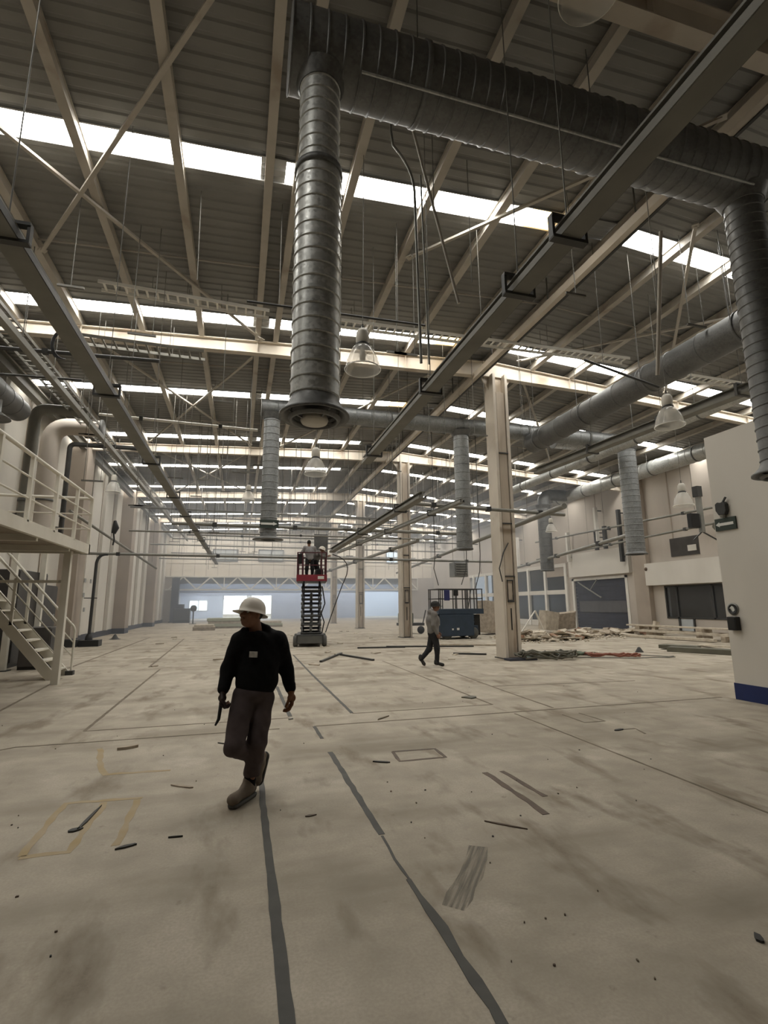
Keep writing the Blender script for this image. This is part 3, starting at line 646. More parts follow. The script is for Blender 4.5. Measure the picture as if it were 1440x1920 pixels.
tray('short ladder cable tray high on the right beyond the broad lengthwise duct', (12.9, 11.8, 8.75), (16.6, 11.8, 8.72), .34, .24)
tray('ladder cable tray running lengthwise along the left eaves', (-5.35, 11.0, 7.9), (-5.3, 36.0, 8.2), .6, .3, 'pipe', rods=8)
tray('ladder cable tray crossing below the nearest landing rafter on the left', (-4.6, 13.6, 8.45), (-1.2, 13.6, 8.4), .5, .25, 'pipe', rods=2)
# ================================================================== HIGH BAY LAMPS
def lamp(label, x, y, z, s=1.0):
    """z is the rim of the shade"""
    t = thing('high_bay_lamp', label, 'lamp', (x, y, z))
    pr = [(.285, 0), (.28, .04), (.265, .12), (.235, .22), (.19, .32), (.14, .39), (.1, .42)]
    MB().lathe([(r * s, z + h * s) for r, h in pr], (x, y, 0), 'Z', 32).build('lamp_shade', 'acryl', t)
    MB().lathe([((.288) * s, z - .006), (.295 * s, z + .006), (.288 * s, z + .018)], (x, y, 0), 'Z', 32).build('shade_rim', 'whitem', t)
    MB().lathe([(0, z + .41 * s), (.115 * s, z + .41 * s), (.115 * s, z + .44 * s), (.09 * s, z + .46 * s)], (x, y, 0), 'Z', 24).build('neck_ring', 'raild', t)
    MB().lathe([(.09 * s, z + .45 * s), (.11 * s, z + .5 * s), (.105 * s, z + .64 * s), (.07 * s, z + .7 * s), (0, z + .71 * s)], (x, y, 0), 'Z', 24).build('ballast_housing', 'ballast', t)
    MB().lathe([(0, z + .15 * s), (.045 * s, z + .18 * s), (.055 * s, z + .26 * s), (.03 * s, z + .4 * s)], (x, y, 0), 'Z', 16).build('bulb', 'ballast', t)
    MB().tube([(x, y, z + .7 * s), (x, y, z + .8 * s)], .015, 6).build('hook', 'raild', t)
    MB().tube([(x, y, z + .79 * s), (x + .02, y, roofz(x) - .2)], .006, 5).build('cord', 'wire', t)
lamp('clear bell shaped high bay lamp right of the front drop duct', 1.75, 7.3, 5.35)
lamp('clear high bay lamp below the front drop duct diffuser', 1.75, 12.5, 4.95)
lamp('clear high bay lamp cut off by the top picture edge', 3.05, 3.2, 7.52)
lamp('clear high bay lamp behind the low runway beam on the right', 8.55, 8.0, 5.28)
lamp('clear high bay lamp hanging before the dusty right wall, near the white partition', 13.0, 12.0, 4.55)
lamp('clear high bay lamp hanging by the left wall pilaster', -5.9, 25.5, 6.9, 1.2)
lamp('small high bay lamp far behind the second column gap, above a far window', 8.2, 33, 5.6)
lamp('high bay lamp in front of the office front, left of the bright drop duct', 15.5, 22.5, 5.3)
lamp('faint high bay lamp far behind the slender flared duct', .2, 22.5, 6.2)
# ================================================================== HANGING RODS
n = 0
spots = [(-3.2, 9.5, 7.4), (-2.3, 10.2, 7.0), (-1.0, 9.0, 7.6), (-.6, 12.3, 6.6), (-3.6, 16, 6.8), (-2.6, 19, 6.2), (.5, 18, 6.6), (1.4, 9.8, 6.7), (2.0, 10.6, 6.2), (3.0, 9.4, 6.9), (3.7, 7.2, 7.2), (4.6, 8.6, 6.9), (6.0, 7.4, 7.5), (9.2, 7.8, 7.6), (10.1, 7.6, 7.7), (11.0, 8.2, 7.5)]
r2 = random.Random(3)
while len(spots) < 150:
    y = r2.uniform(13, 47) ; x = r2.uniform(-6.2, 17)
    if y < 24 and x > 9: continue
    spots.append((x, y, r2.uniform(4.6, 7.8)))
for i, (x, y, z) in enumerate(spots):
    zt = roofz(x) + .01; b = MB().tube([(x, y, z), (x + r2.uniform(-.03, .03), y, zt)], .008 if y < 20 else .016, 5)
    if i % 3 == 0: b.bar((x - .22, y, z), (x + .22, y, z), .04, .04)
    if i % 4 == 1: b.tube([(x + .4, y, z), (x + .4, y, zt)], .007 if y < 20 else .011, 5).bar((x - .06, y, z), (x + .46, y, z), .04, .04)
    o = b.build('hanger_rod', 'wire'); o['origin'] = (0, 0, 0)
    form = 'bare rod' if i % 3 and i % 4 != 1 else 'rod with cross bar' if i % 4 != 1 else 'pair of barred rods'
    bay = 'before the first full rafter' if y < 14.2 else 'between first and second columns' if y < 24.7 else 'between second and third columns' if y < 35.2 else 'beyond the third column'
    side = 'left of the ridge' if x < 7.9 else 'right of the ridge'
    tag(o, 'loose %s %s, %s' % (form, side, bay), 'rod', '%s, %s, %s' % (form, side, bay))
# ================================================================== PLATFORM AND STAIRS (left)
t = thing('platform', 'ivory steel platform with railings above the stairs at the left edge', 'platform', (-5.2, 9.5, 2.9))
MB().box(-3.52, -3.44, 1.5, 13.25, 2.86, 3.08).build('edge_beam', 'stair', t)
MB().box(-7.3, -3.44, 13.17, 13.25, 2.86, 3.08).build('end_beam', 'stair', t)
MB().box(-7.3, -3.5, 1.5, 13.2, 2.92, 3.0).build('deck', mat('brown_deck_underside', (.3, .25, .19), (.24, .2, .15)), t)
for y in (5.5, 8.0, 10.2, 12.0): MB().box(-7.3, -3.5, y - .04, y + .04, 2.8, 2.92).build('joist', 'stair', t)
for y in (7.2, 8.35, 9.55, 10.8, 12.05, 13.18): MB().box(-3.5, -3.44, y - .035, y + .035, 3.05, 4.17).build('rail_post', 'stair', t)
for z, r in ((4.18, .035), (3.8, .018), (3.44, .018)):
    MB().tube([(-3.47, 1.5, z), (-3.47, 13.18, z), ], r, 8).build('handrail' if z > 4 else 'mid_rail', 'stair', t)
    MB().tube([(-3.47, 13.18, z), (-7.2, 13.18, z)], r, 8).build('handrail' if z > 4 else 'mid_rail', 'stair', t)
for x in (-4.7, -6.0): MB().box(x - .03, x + .03, 13.15, 13.21, 3.05, 4.17).build('rail_post', 'stair', t)
MB().box(-3.82, -3.68, 12.75, 12.89, 0, 2.88).build('post', 'stair', t)
MB().box(-6.6, -6.46, 12.75, 12.89, 0, 2.88).build('post', 'stair', t)
MB().bar((-3.75, 12.82, 2.2), (-6.5, 12.82, 2.2), .06, .06).build('cross_rail', 'stair', t)
# steep stairs beyond the platform's end, climbing towards the left wall
t = thing('staircase', 'steep ivory steel staircase beside the platform at the left edge', 'stairs', (-4.0, 14.05, 0))
SL = 1.16; SX = -3.97
def sp(x): return (SX - x) * SL
for y in (13.62, 14.48):
    MB().prism([(SX, 0), (SX, .1), (-6.5, sp(-6.5) + .14), (-6.5, sp(-6.5) - .2), (SX - .2, 0)], .05, 'Y', y - .025).build('stringer', 'stair', t)
k = 0
while True:
    x = SX - .17 - k * .2; z = .2 + k * .232
    if x < -6.4: break
    MB().box(x - .12, x + .12, 13.645, 14.455, z - .035, z).build('tread', 'stair', t); k += 1
for y in (13.62, 14.48):
    MB().tube([(SX + .06, y, 0), (SX + .06, y, 1.05)] + bez((SX + .06, y, 1.05), (SX + .05, y, 1.16), (SX - .05, y, 1.24), 4)[1:] + [(-6.4, y, sp(-6.4) + 1.12)], .028, 8).build('handrail', 'stair', t)
    for o in (.42, .75): MB().tube([(SX + .05, y, o + .02), (-6.4, y, sp(-6.4) + o)], .015, 6).build('mid_rail', 'stair', t)
    for x in (-5.0, -6.0): MB().box(x - .03, x + .03, y - .025, y + .025, sp(x) + .05, sp(x) + 1.12).build('baluster', 'stair', t)
MB().box(-7.3, -6.4, 13.25, 14.5, 2.9, 3.0).build('landing', 'stair', t)
MB().box(-4.02, -3.85, 14.4, 14.56, 0, .1).build('foot_block', 'raild', t)
# things against the left wall, under and behind the platform
def cabinet(label, x, y, w_, d_, h, m='dark'):
    t = thing('electrical_cabinet', label, 'cabinet', (x, y, 0))
    MB().box(x, x + d_, y - w_ / 2, y + w_ / 2, .08, h).build('body', m, t, bevel=.01)
    MB().box(x + d_, x + d_ + .02, y - w_ / 2 + .03, y + w_ / 2 - .03, .14, h - .05).build('door', m, t)
    MB().box(x + d_ + .02, x + d_ + .05, y + w_ * .3, y + w_ * .36, h * .5, h * .58).build('handle', 'steel', t)
    MB().box(x, x + d_ - .03, y - w_ / 2 + .03, y + w_ / 2 - .03, 0, .08).build('plinth', 'black', t)
cabinet('dark floor cabinet against the left wall, seen through the stair rails', -6.7, 17.6, 2.2, .7, 2.7)
cabinet('dark floor cabinet against the left wall between the stairs and the bent drop pipe', -7.2, 20.6, 1.6, .7, 2.4)
cabinet('lower dark cabinet between the stair foot and the left wall', -5.6, 16.4, .9, .7, 1.1)
cabinet('grey tall locker close to the left wall under the platform', -7.2, 15.2, 1.2, .5, 2.6, 'raild')
for i, (y, l) in enumerate([(15.9, 'ivory post standing behind the stair rails'), (18.0, 'second ivory post farther behind the stair rails')]):
    p = thing('support_post', l, 'post', (-5.9, y, 0)); MB().box(-5.97, -5.83, y - .07, y + .07, 0, 3.9).build('shaft', 'stair', p); MB().box(-6.05, -5.75, y - .15, y + .15, 0, .02).build('base_plate', 'raild', p)
o = MB().box(-5.83, -5.81, 15.83, 15.97, 1.75, 1.95).build('notice', 'signw'); tag(o, 'small white notice fixed to the ivory post behind the stairs', 'sign')
# bent black drop pipe with heavy base
t = thing('drop_pipe', 'black pipe bending down from the crossing pipe to floor boxes by the left wall', 'pipe', (-6.0, 24.4, 0))
MB().tube([(-5.6, 24.4, 3.9)] + bez((-5.65, 24.4, 3.9), (-5.98, 24.4, 3.9), (-6.03, 24.4, 3.5)) + [(-6.05, 24.4, .45)], .065, 8).build('pipe', 'raild', t)
MB().box(-6.35, -5.6, 24.1, 24.7, 0, .26).build('base_box', 'black', t, bevel=.01); MB().box(-7.1, -6.4, 24.0, 24.6, 0, .3).build('side_box', 'raild', t, bevel=.01)
MB().cbox((-6.1, 24.3, 2.0), (.5, .04, .04)).build('bracket', 'raild', t)
MB().lathe([(.08, .5), (.13, .42), (.15, .26)], (-6.05, 24.4, 0), 'Z', 12).build('boot', 'black', t)
o = MB().lathe([(.3, 0), (.16, .05), (.06, .22), (.0, .26)], (-6.0, 29, 0), 'Z', 12).build('rag_heap', 'soot'); tag(o, 'small dark heap on the floor beyond the bent drop pipe', 'heap')
# small plates on the wall
for i, (y, z) in enumerate([(27.6, 2.9), (28.6, 2.9), (27.6, 2.2), (27.9, 1.5)]):
    o = MB().box(XL + .15, XL + .17, y - .12, y + .12, z - .1, z + .1).build('wall_plate', 'steel'); tag(o, 'small grey plate on the left wall between two pilasters', 'plate', 'small plates on the left wall')
# eave beam and ducts on the left wall
t = thing('eave_beam', 'grey steel beam running along the top of the left wall', 'beam', (-6.9, 20, 8.7))
MB().box(-7.02, -6.78, 9, 55, 8.5, 8.53).build('bottom_flange', 'rail', t); MB().box(-6.91, -6.89, 9, 55, 8.53, 8.85).build('web', 'rail', t); MB().box(-7.02, -6.78, 9, 55, 8.85, 8.88).build('top_flange', 'rail', t)
t = thing('crane_rail', 'long grey rail hung lengthwise beside the cable tray on the left', 'beam', (-4.4, 20, 6.9))
MB().bar((-4.5, 9, 6.9), (-4.3, 44, 6.9), .14, .02).build('bottom_flange', 'pipe', t); MB().bar((-4.5, 9, 7.0), (-4.3, 44, 7.0), .02, .2).build('web', 'pipe', t)
for y in range(11, 44, 4): MB().tube([(-4.45, y, 7.05), (-4.45, y, roofz(-4.4) - .2)], .01, 5).build('hanger_rod', 'wire', t)
def elbow(label, y, r, z0, zc, xe, m, cap=False):
    t = thing('elbow_duct', label, 'duct', (-6.6, y, z0)); c = r * 2.2
    pts = [(-6.6, y, z0), (-6.6, y, zc - c)] + [tuple(v) for v in bez((-6.6, y, zc - c), (-6.6, y, zc), (-6.6 + c, y, zc), 8)[1:]] + [(xe, y, zc)]
    MB().tube(pts, r, 18).build('duct_tube', m, t)
    MB().lathe([(r + .005, z0 + 1), (r + .03, z0 + 1), (r + .03, z0 + 1.08), (r + .005, z0 + 1.08)], (-6.6, y, 0), 'Z', 20).build('collar', 'galvd', t)
    if cap: MB().lathe([(0, xe + .01), (r + .04, xe + .01), (r + .04, xe - .06), (r, xe - .06)], (0, y, zc), 'X', 20).build('end_flange', 'galvd', t)
    MB().bar((-7.38, y, z0 + .6), (-6.6, y, z0 + .6), .05, .05).build('wall_bracket', 'raild', t)
elbow('nearest bent duct rising on the left wall behind the platform', 17.9, .17, 3.9, 8.0, -5.1, 'rail')
elbow('fat dusty bent duct with round flange on the left wall behind the platform', 19.4, .3, 4.2, 7.95, -5.0, 'wallpink', True)
elbow('thin dark bent pipe on the left wall next to the brown pilaster', 21.4, .09, 4.0, 7.9, -4.0, 'raild')
t = thing('wall_duct', 'dark stub of duct with a downward bell at the left picture edge', 'duct', (-6.5, 15.4, 7.2))
MB().lathe(ringprof(.33, 13.0, 16.4, .6), (-6.5, 0, 7.35), 'Y', 24, crisp=True).lathe([(0, 16.4), (.33, 16.4)], (-6.5, 0, 7.35), 'Y', 24).build('duct_tube', 'galvd', t)
MB().lathe([(.2, 7.1), (.2, 6.75), (.42, 6.6), (.44, 6.57), (.2, 6.6)], (-6.5, 14.9, 0), 'Z', 24).build('bell_mouth', 'galvd', t)
t = thing('hanging_hose', 'black cable bundle dangling from the pipe by the left wall', 'cable', (-5.25, 23.5, 4.4))
MB().tube([(-5.25, 23.5, 5.25), (-5.2, 23.5, 4.95), (-5.27, 23.5, 4.7)], [.06, .14, .09], 8).tube([(-5.27, 23.5, 4.75), (-5.22, 23.5, 4.45), (-5.25, 23.5, 4.2)], .035, 6).build('bundle', 'black', t)
t = thing('cable_coil', 'black cable coil hung on the tray at upper left', 'cable', (-4.3, 12.6, 7.7))
for k in range(4): MB().tube([(-4.3 + .03 * k + (.3 + .02 * k) * math.cos(a) * .7, 12.6, 7.75 + .36 * math.sin(a)) for a in [i * PI / 9 + .3 for i in range(14)]], .014, 5).build('loop', 'black', t)
# ================================================================== SIGNS AND DEVICES
t = thing('arrow_sign', 'dark green sign with white arrow pointing left on the white partition', 'sign', (8.28, 6.83, 3.01))
MB().box(8.27, 8.298, 6.62, 7.02, 2.9, 3.12).build('plate', 'signg', t)
MB().prism([(6.66, 2.985), (6.93, 2.985), (6.93, 2.965), (7.0, 3.01), (6.93, 3.055), (6.93, 3.035), (6.66, 3.035)], -.006, 'X', 8.27).build('arrow', 'signw', t)
t = thing('arrow_sign', 'dark green sign with white arrow pointing right on the slender flared duct', 'sign', (.75, 15.1, 4.0))
MB().box(.49, 1.04, 15.1, 15.13, 3.9, 4.15).build('plate', 'signg', t)
MB().prism([(.52, 4.0), (.88, 4.0), (.88, 3.975), (1.0, 4.03), (.88, 4.085), (.88, 4.06), (.52, 4.06)], -.012, 'Y', 15.1).build('arrow', 'signw', t)
t = thing('alarm_device', 'dark alarm device with short aerial above the arrow sign on the white partition', 'alarm', (8.25, 6.83, 3.3))
MB().prism([(6.73, 3.24), (6.76, 3.17), (6.88, 3.17), (6.93, 3.26), (6.93, 3.38), (6.88, 3.41), (6.83, 3.39), (6.77, 3.41), (6.73, 3.36)], -.09, 'X', 8.3).build('body', 'raild', t, bevel=.012)
MB().bar((8.25, 6.81, 3.38), (8.25, 6.73, 3.48), .025, .025).build('aerial', 'raild', t)
MB().lathe([(0, 3.12), (.04, 3.13), (.05, 3.17)], (8.25, 6.83, 0), 'Z', 12).build('beacon', 'steel', t)
t = thing('round_sign', 'round black ringed sign with white emblem on the white partition', 'sign', (8.29, 6.9, 1.52))
MB().lathe([(0, 8.285), (.105, 8.285), (.105, 8.3)], (0, 6.9, 1.52), 'X', 28).build('disc', 'steel', t)
MB().lathe([(.085, 8.28), (.085, 8.286), (.045, 8.286), (.045, 8.28), (.085, 8.28)], (0, 6.9, 1.52), 'X', 28).build('ring', 'black', t)
MB().prism([(6.86, 1.5), (6.9, 1.47), (6.93, 1.53), (6.96, 1.53), (6.91, 1.575), (6.88, 1.56)], -.008, 'X', 8.285).build('emblem', 'signw', t)
t = thing('wall_box', 'small black box on the white partition under the round sign', 'box', (8.25, 6.89, 1.27))
MB().box(8.2, 8.3, 6.8, 6.97, 1.16, 1.39).build('housing', 'black', t, bevel=.01); MB().box(8.195, 8.2, 6.82, 6.95, 1.18, 1.37).build('cover', 'black', t)
o = MB().lathe([(0, XR - .37), (.1, XR - .37), (.1, XR - .35)], (0, 22.9, 3.45), 'X', 16).build('wall_stud', 'brown'); tag(o, 'round brown stud at the corner of the white band on the right wall', 'stud')
o = MB().box(XR - .06, XR - .01, 23.6, 23.75, .1, .75).build('loose_plate', 'raild'); tag(o, 'dark upright strip leaning at the foot of the cracked pilaster', 'strip')
# speaker on bracket by the right wall
t = thing('bracket_post', 'dark bracket post with junction boxes at the right wall beside the bright drop duct', 'post', (16.5, 14.6, 4.4))
MB().box(16.45, 16.6, 14.5, 14.65, 4.2, 5.6).build('post', 'steel', t); MB().box(16.4, 16.62, 14.46, 14.7, 5.55, 5.95).build('box', 'raild', t); MB().box(16.0, 16.4, 14.5, 14.7, 4.35, 4.9).build('junction_box', 'black', t, bevel=.02)
MB().bar((16.5, 14.6, 4.25), (17.3, 14.6, 3.9), .04, .04).bar((16.5, 14.6, 4.2), (16.1, 14.6, 3.9), .04, .04).build('stay', 'raild', t)
# ================================================================== FLOOR STRIPS AND GROOVES
def ribbon(pts, wd, z, jag=0.0, seed=1):
    rr = random.Random(seed); P = []
    for i in range(len(pts) - 1):
        p, q = Vector((*pts[i], 0)), Vector((*pts[i + 1], 0)); n = max(1, int((q - p).length / .12)) if jag else 1
        for k in range(n): P.append(p.lerp(q, k / n))
    P.append(Vector((*pts[-1], 0))); vs = []
    for i, p in enumerate(P):
        d = (P[min(i + 1, len(P) - 1)] - P[max(i - 1, 0)]).normalized(); s = Vector((-d.y, d.x, 0))
        j = rr.uniform(-jag, jag); k = rr.uniform(-jag, jag)
        l = wd[min(i * len(wd) // len(P), len(wd) - 1)] if isinstance(wd, (list, tuple)) else wd
        a, b_ = p + s * (l / 2 + j), p - s * (l / 2 + k)
        vs += [(a.x, a.y, 0), (b_.x, b_.y, 0), (b_.x, b_.y, z), (a.x, a.y, z)]
    b = MB(); n = len(P); fs = []
    for i in range(n - 1):
        o = i * 4; fs += [(o + 3, o + 2, o + 6, o + 7), (o, o + 3, o + 7, o + 4), (o + 2, o + 1, o + 5, o + 6)]
    fs += [(0, 1, 2, 3), (n * 4 - 4, n * 4 - 1, n * 4 - 2, n * 4 - 3)]
    return b.add(vs, fs)
def strip(label, pts, wd, m='epoxy', jag=.004, z=.003, name='floor_strip', cat='floor strip', seed=1, group=None):
    o = ribbon(pts, wd, z, jag, seed).build(name, m); return tag(o, label, cat, group)
strip('long dark grey strip on the floor running under the man\'s foot to the bottom edge', [(.285, 5.75), (.265, 4.7), (.262, 3.3), (.258, 2.3), (.255, 1.2)], [.05, .055, .06, .062], z=.004)
strip('grey strip on the floor just behind the man\'s left hand', [(.82, 11.0), (.81, 8.05)], .06)
strip('middle dark strip on the bare floor, right of the walking man', [(1.07, 6.04), (1.07, 4.62), (1.07, 3.87)], .055, jag=.006)
strip('thin ragged groove joining two dark strips in the middle of the floor', [(1.07, 3.85), (1.055, 3.5), (1.07, 3.22)], .018, jag=.004)
strip('broad ragged dark strip running out at the bottom edge right of centre', [(1.07, 3.24), (1.062, 3.06), (1.085, 2.75), (1.075, 2.52), (1.08, 2.2), (1.07, 1.9), (1.07, 1.2)], [.03, .055, .06, .05, .06, .055, .06], jag=.009, z=.004)
strip('short grey strip turning back from the corner of the near floor groove', [(1.07, 7.31), (1.07, 6.65)], .045)
strip('thin groove crossing the floor from mid picture to the white partition', [(1.07, 7.33), (8.2, 7.26)], .035, 'saw')
strip('thin groove crossing the floor from the left picture edge to the man', [(-3.1, 6.9), (-2.6, 7.3), (-2.5, 7.37), (.6, 7.33)], .03, 'saw')
strip('groove running away from the left corner of a floor rectangle', [(-1.93, 8.0), (-1.94, 14.9)], .045, 'saw')
strip('groove closing the near side of the left floor rectangle, passing behind the man', [(-1.93, 8.0), (.8, 7.96)], .03, 'saw')
strip('groove leading from the red lift towards the walking man\'s side', [(1.82, 17.6), (1.76, 12.5), (1.75, 8.0)], .05, 'epoxy')
strip('groove closing the near side of the middle floor rectangle', [(1.75, 7.97), (4.12, 7.93)], .03, 'saw')
strip('groove on the right side of the middle floor rectangle', [(4.15, 14.8), (4.11, 7.93)], .035, 'saw')
strip('groove passing under the feet of the man in the grey top', [(5.15, 12.7), (4.95, 9.0), (4.9, 7.4)], .035, 'saw')
strip('long thin groove slanting to the right picture edge', [(4.1, 7.2), (4.1, 3.0), (4.1, 1.5)], .024, 'saw', jag=.003)
strip('faint groove on the floor at the far left, beyond the stair foot', [(-3.6, 9.3), (-3.93, 13.9)], .05, 'saw')
strip('far groove running from the brown pilaster to mid floor', [(-4.5, 30), (-4.4, 16)], .08, 'saw')
strip('far groove left of the raised red lift', [(-2.6, 28), (-2.3, 15.5)], .06, 'saw')
strip('groove crossing the floor in front of the nearest steel column', [(5.0, 9.6), (8.2, 9.3)], .03, 'saw')
for i, (pts, l) in enumerate([([(1.75, 5.84), (2.25, 5.81), (2.24, 5.47), (1.72, 5.48), (1.75, 5.84)], 'small brown rectangle cut in the middle of the floor'),
                             ([(4.74, 6.91), (4.72, 6.38), (5.05, 6.37), (5.04, 6.93)], 'small three sided rectangle cut in the floor on the right'),
                             ([(4.9, 5.9), (5.13, 5.89), (5.05, 5.63)], 'small hooked cut in the floor beside a black scrap on the right')]):
    strip(l, pts, .04 if i == 0 else .025, 'brown' if i == 0 else 'saw', name='floor_cut', cat='floor cut')
strip('left long slot of a pair cut in the floor, with dusty edges', [(2.42, 4.88), (2.42, 3.83)], .06, 'brown', jag=.01, name='floor_slot', cat='floor slot')
strip('right shorter slot of a pair cut in the floor', [(2.6, 4.87), (2.62, 4.16)], .05, 'brown', jag=.008, name='floor_slot', cat='floor slot')
tag(ribbon([(1.66, 3.5), (1.58, 3.36), (1.45, 3.17), (1.2, 2.9)], [.12, .13, .145, .13], .0015, .012, 5).build('floor_smear', 'smear'), 'broad streaky grey trowel smear on the floor beside the ragged dark strip', 'smear')
for pts, l in [([(-1.34, 4.26), (-1.35, 5.22), (-.74, 5.17)], 'worn ochre tape corner on the floor at lower left'), ([(-1.34, 4.25), (-1.05, 4.24), (-1.03, 5.15)], 'worn ochre tape closing the outline at lower left'),
               ([(-.77, 5.14), (-.76, 4.25)], 'worn ochre tape strip standing apart at lower left')]:
    strip(l, pts, .055, 'ytape', jag=.012, z=.0015, name='floor_tape', cat='floor tape')
strip('worn ochre tape curve on the floor left of the man', [(-1.5, 7.0), (-1.32, 6.2), (-1.2, 5.95), (-.6, 5.9)], .06, 'ytape', jag=.014, z=.0015, name='floor_tape', cat='floor tape')
# slivers and scraps lying on the floor
def scrap(label, x, y, l, w_, rz, m='soot', h=.012, group=None, name='scrap', cat='scrap', seed=0):
    rr = random.Random(seed + int(x * 100) + int(y * 10)); n = 7; pl = []
    for k in range(n):
        a = 2 * PI * k / n; rr_ = rr.uniform(.6, 1.1); u, v = math.cos(a) * l / 2 * rr_, math.sin(a) * w_ / 2 * rr_
        pl.append((x + u * math.cos(rz) - v * math.sin(rz), y + u * math.sin(rz) + v * math.cos(rz)))
    return tag(MB().prism(pl, h, 'Z', 0.0).build(name, m), label, cat, group)
scrap('black sliver on the floor right of the ochre tape outline', -.68, 4.2, .16, .035, .25, seed=1)
scrap('dark thin sliver on the floor between the ochre tape and the dark strip', -.37, 4.26, .13, .014, -.1, seed=2)
scrap('dark stick lying inside the ochre tape outline', -1.07, 4.8, .5, .03, 1.45, seed=3)
scrap('black lump at the end of the stick in the ochre outline', -1.11, 4.6, .13, .06, .4, seed=4)
scrap('black pointed scrap left of the small brown floor rectangle', 1.53, 5.5, .26, .05, -.5, seed=5)
scrap('black scrap at the hooked floor cut on the right', 4.85, 5.88, .2, .06, .2, seed=6)
scrap('dark grating scrap on the floor right of centre, in the middle rectangle', 4.02, 8.6, .3, .22, .1, 'olive', .02, seed=7)
scrap('pale torn scrap on the floor left of the man\'s foot', -.43, 5.35, .34, .05, -.6, 'plasterd', seed=8)
scrap('small tan offcut on the groove left of the man', -1.18, 6.9, .25, .09, .25, 'plasterd', .03, seed=9)
scrap('dark sliver on the floor beside the man\'s shin', -.08, 6.75, .3, .02, -.6, seed=10)
scrap('small grey piece at the end of the grey strip behind the man', .8, 7.85, .1, .05, .4, 'steel', .02, seed=11)
scrap('bent brown wire scrap on the groove in the middle of the floor', 2.1, 7.5, .4, .04, .7, 'saw', .015, seed=12)
scrap('small dark scrap at the right picture edge near the bottom', 2.55, 2.21, .09, .05, 1.2, seed=13)
scrap('jagged thin scrap right of the trowel smear', 2.0, 3.75, .42, .025, -.75, 'brown', .008, seed=14)
scrap('small flat bit above the grey smear, beside the middle dark strip', .62, 4.35, .11, .03, .1, 'brown', .008, seed=15)
rr = random.Random(11)
for i in range(60):
    y = 2.1 + 8 * rr.random() ** 1.6; x = rr.uniform(-.62, .66) * y + .25 * y
    if abs(x - .26) < .12 or abs(x - 1.07) < .12: continue
    s = rr.uniform(.008, .022)
    scrap('tiny dark chip on the bare concrete, ' + ('left of the long grey strip' if x < .26 else 'between the two dark strips' if x < 1.07 else 'right of the ragged dark strip'), x, y, s, s * rr.uniform(.5, .9), rr.uniform(0, 3), rr.choice(['soot', 'brown', 'saw']), .008, 'tiny chips ' + ('left of the grey strip' if x < .26 else 'between the strips' if x < 1.07 else 'right of the ragged strip'), 'chip', 'chip', i)
# ================================================================== RED SCISSOR LIFT
t = thing('scissor_lift', 'raised red and black scissor lift carrying two workers', 'lift', (2.78, 21.7, 0))
MB().box(2.24, 3.32, 20.62, 22.8, .12, .48).build('chassis', 'raild', t, bevel=.03)
MB().box(2.3, 3.26, 20.58, 20.62, .14, .42).build('end_plate', 'tyre', t)
for x, xo in ((2.2, -1), (3.36, 1)):
    for y in (20.88, 22.5):
        wh = MB().lathe([(0, x - .09), (.19, x - .09), (.215, x - .06), (.215, x + .06), (.19, x + .09), (0, x + .09)], (0, y, .215), 'X', 24).build('wheel', 'tyre', t)
        MB().lathe([(0, x + xo * .095), (.12, x + xo * .095), (.13, x + xo * .08)], (0, y, .215), 'X', 20).build('hub', 'hub', wh)
NL = 6; zb, zt = .52, 2.55; dz = (zt - zb) / NL
for k in range(NL):
    z0 = zb + k * dz; z1 = z0 + dz
    for x in (2.44, 3.18):
        MB().bar((x, 20.85, z0), (x, 22.45, z1), 6e-2, .13).build('scissor_arm', 'raild', t)
        MB().bar((x + (.06 if x < 3 else -.06), 22.45, z0), (x + (.06 if x < 3 else -.06), 20.85, z1), .05, .11).build('scissor_arm', 'dkblue', t)
        MB().lathe([(0, x - .07), (.05, x - .07), (.05, x + .07), (0, x + .07)], (0, 21.65, (z0 + z1) / 2), 'X', 12).build('pivot', 'steel', t)
    for y in (20.85, 22.45): MB().tube([(2.4, y, z0), (3.22, y, z0)], .04, 8).build('cross_tube', 'raild', t)
    MB().box(2.5, 3.12, 21.55, 21.75, (z0 + z1) / 2 - .05, (z0 + z1) / 2 + .05).build('cross_beam', 'dkblue', t)
MB().tube([(2.8, 21.0, .6), (2.85, 22.0, 1.35)], .06, 10).tube([(2.8, 22.2, 1.4), (2.8, 21.3, 2.1)], .06, 10).build('ram', 'steel', t)
MB().tube([(3.25, 20.9, .5), (3.34, 20.95, .95), (3.22, 20.9, 1.3), (3.36, 20.95, 1.7), (3.24, 20.9, 2.4)], .025, 6).build('hose', 'black', t)
MB().box(2.2, 3.41, 20.6, 22.9, 2.6, 2.66).build('platform_deck', 'raild', t)
MB().box(2.19, 3.42, 20.58, 20.61, 2.6, 2.86).build('toe_board', 'red', t); MB().box(2.19, 3.42, 22.88, 22.91, 2.6, 2.86).build('toe_board', 'red', t)
for x in (2.19, 3.4): MB().box(x, x + .025, 20.6, 22.9, 2.6, 2.86).build('toe_board', 'red', t)
MB().box(3.05, 3.3, 20.572, 20.58, 2.68, 2.8).build('decal', 'signw', t)
for x in (2.22, 2.42, 3.2, 3.39):
    for y in (20.62, 21.75, 22.88): MB().box(x - .022, x + .022, y - .022, y + .022, 2.66, 3.76).build('rail_post', 'redd', t)
for z in (3.25, 3.76):
    for y in (20.62, 22.88): MB().bar((2.22, y, z), (3.39, y, z), .04, .04).build('guard_rail', 'redd', t)
    for x in (2.22, 3.39): MB().bar((x, 20.62, z), (x, 22.88, z), .04, .04).build('guard_rail', 'redd', t)
MB().box(2.22, 2.4, 20.66, 20.8, 3.3, 3.72).build('control_box', 'black', t, bevel=.02)
t.rotation_euler = (0, 0, -.134); t.location = (2.93, 21.7, 0)
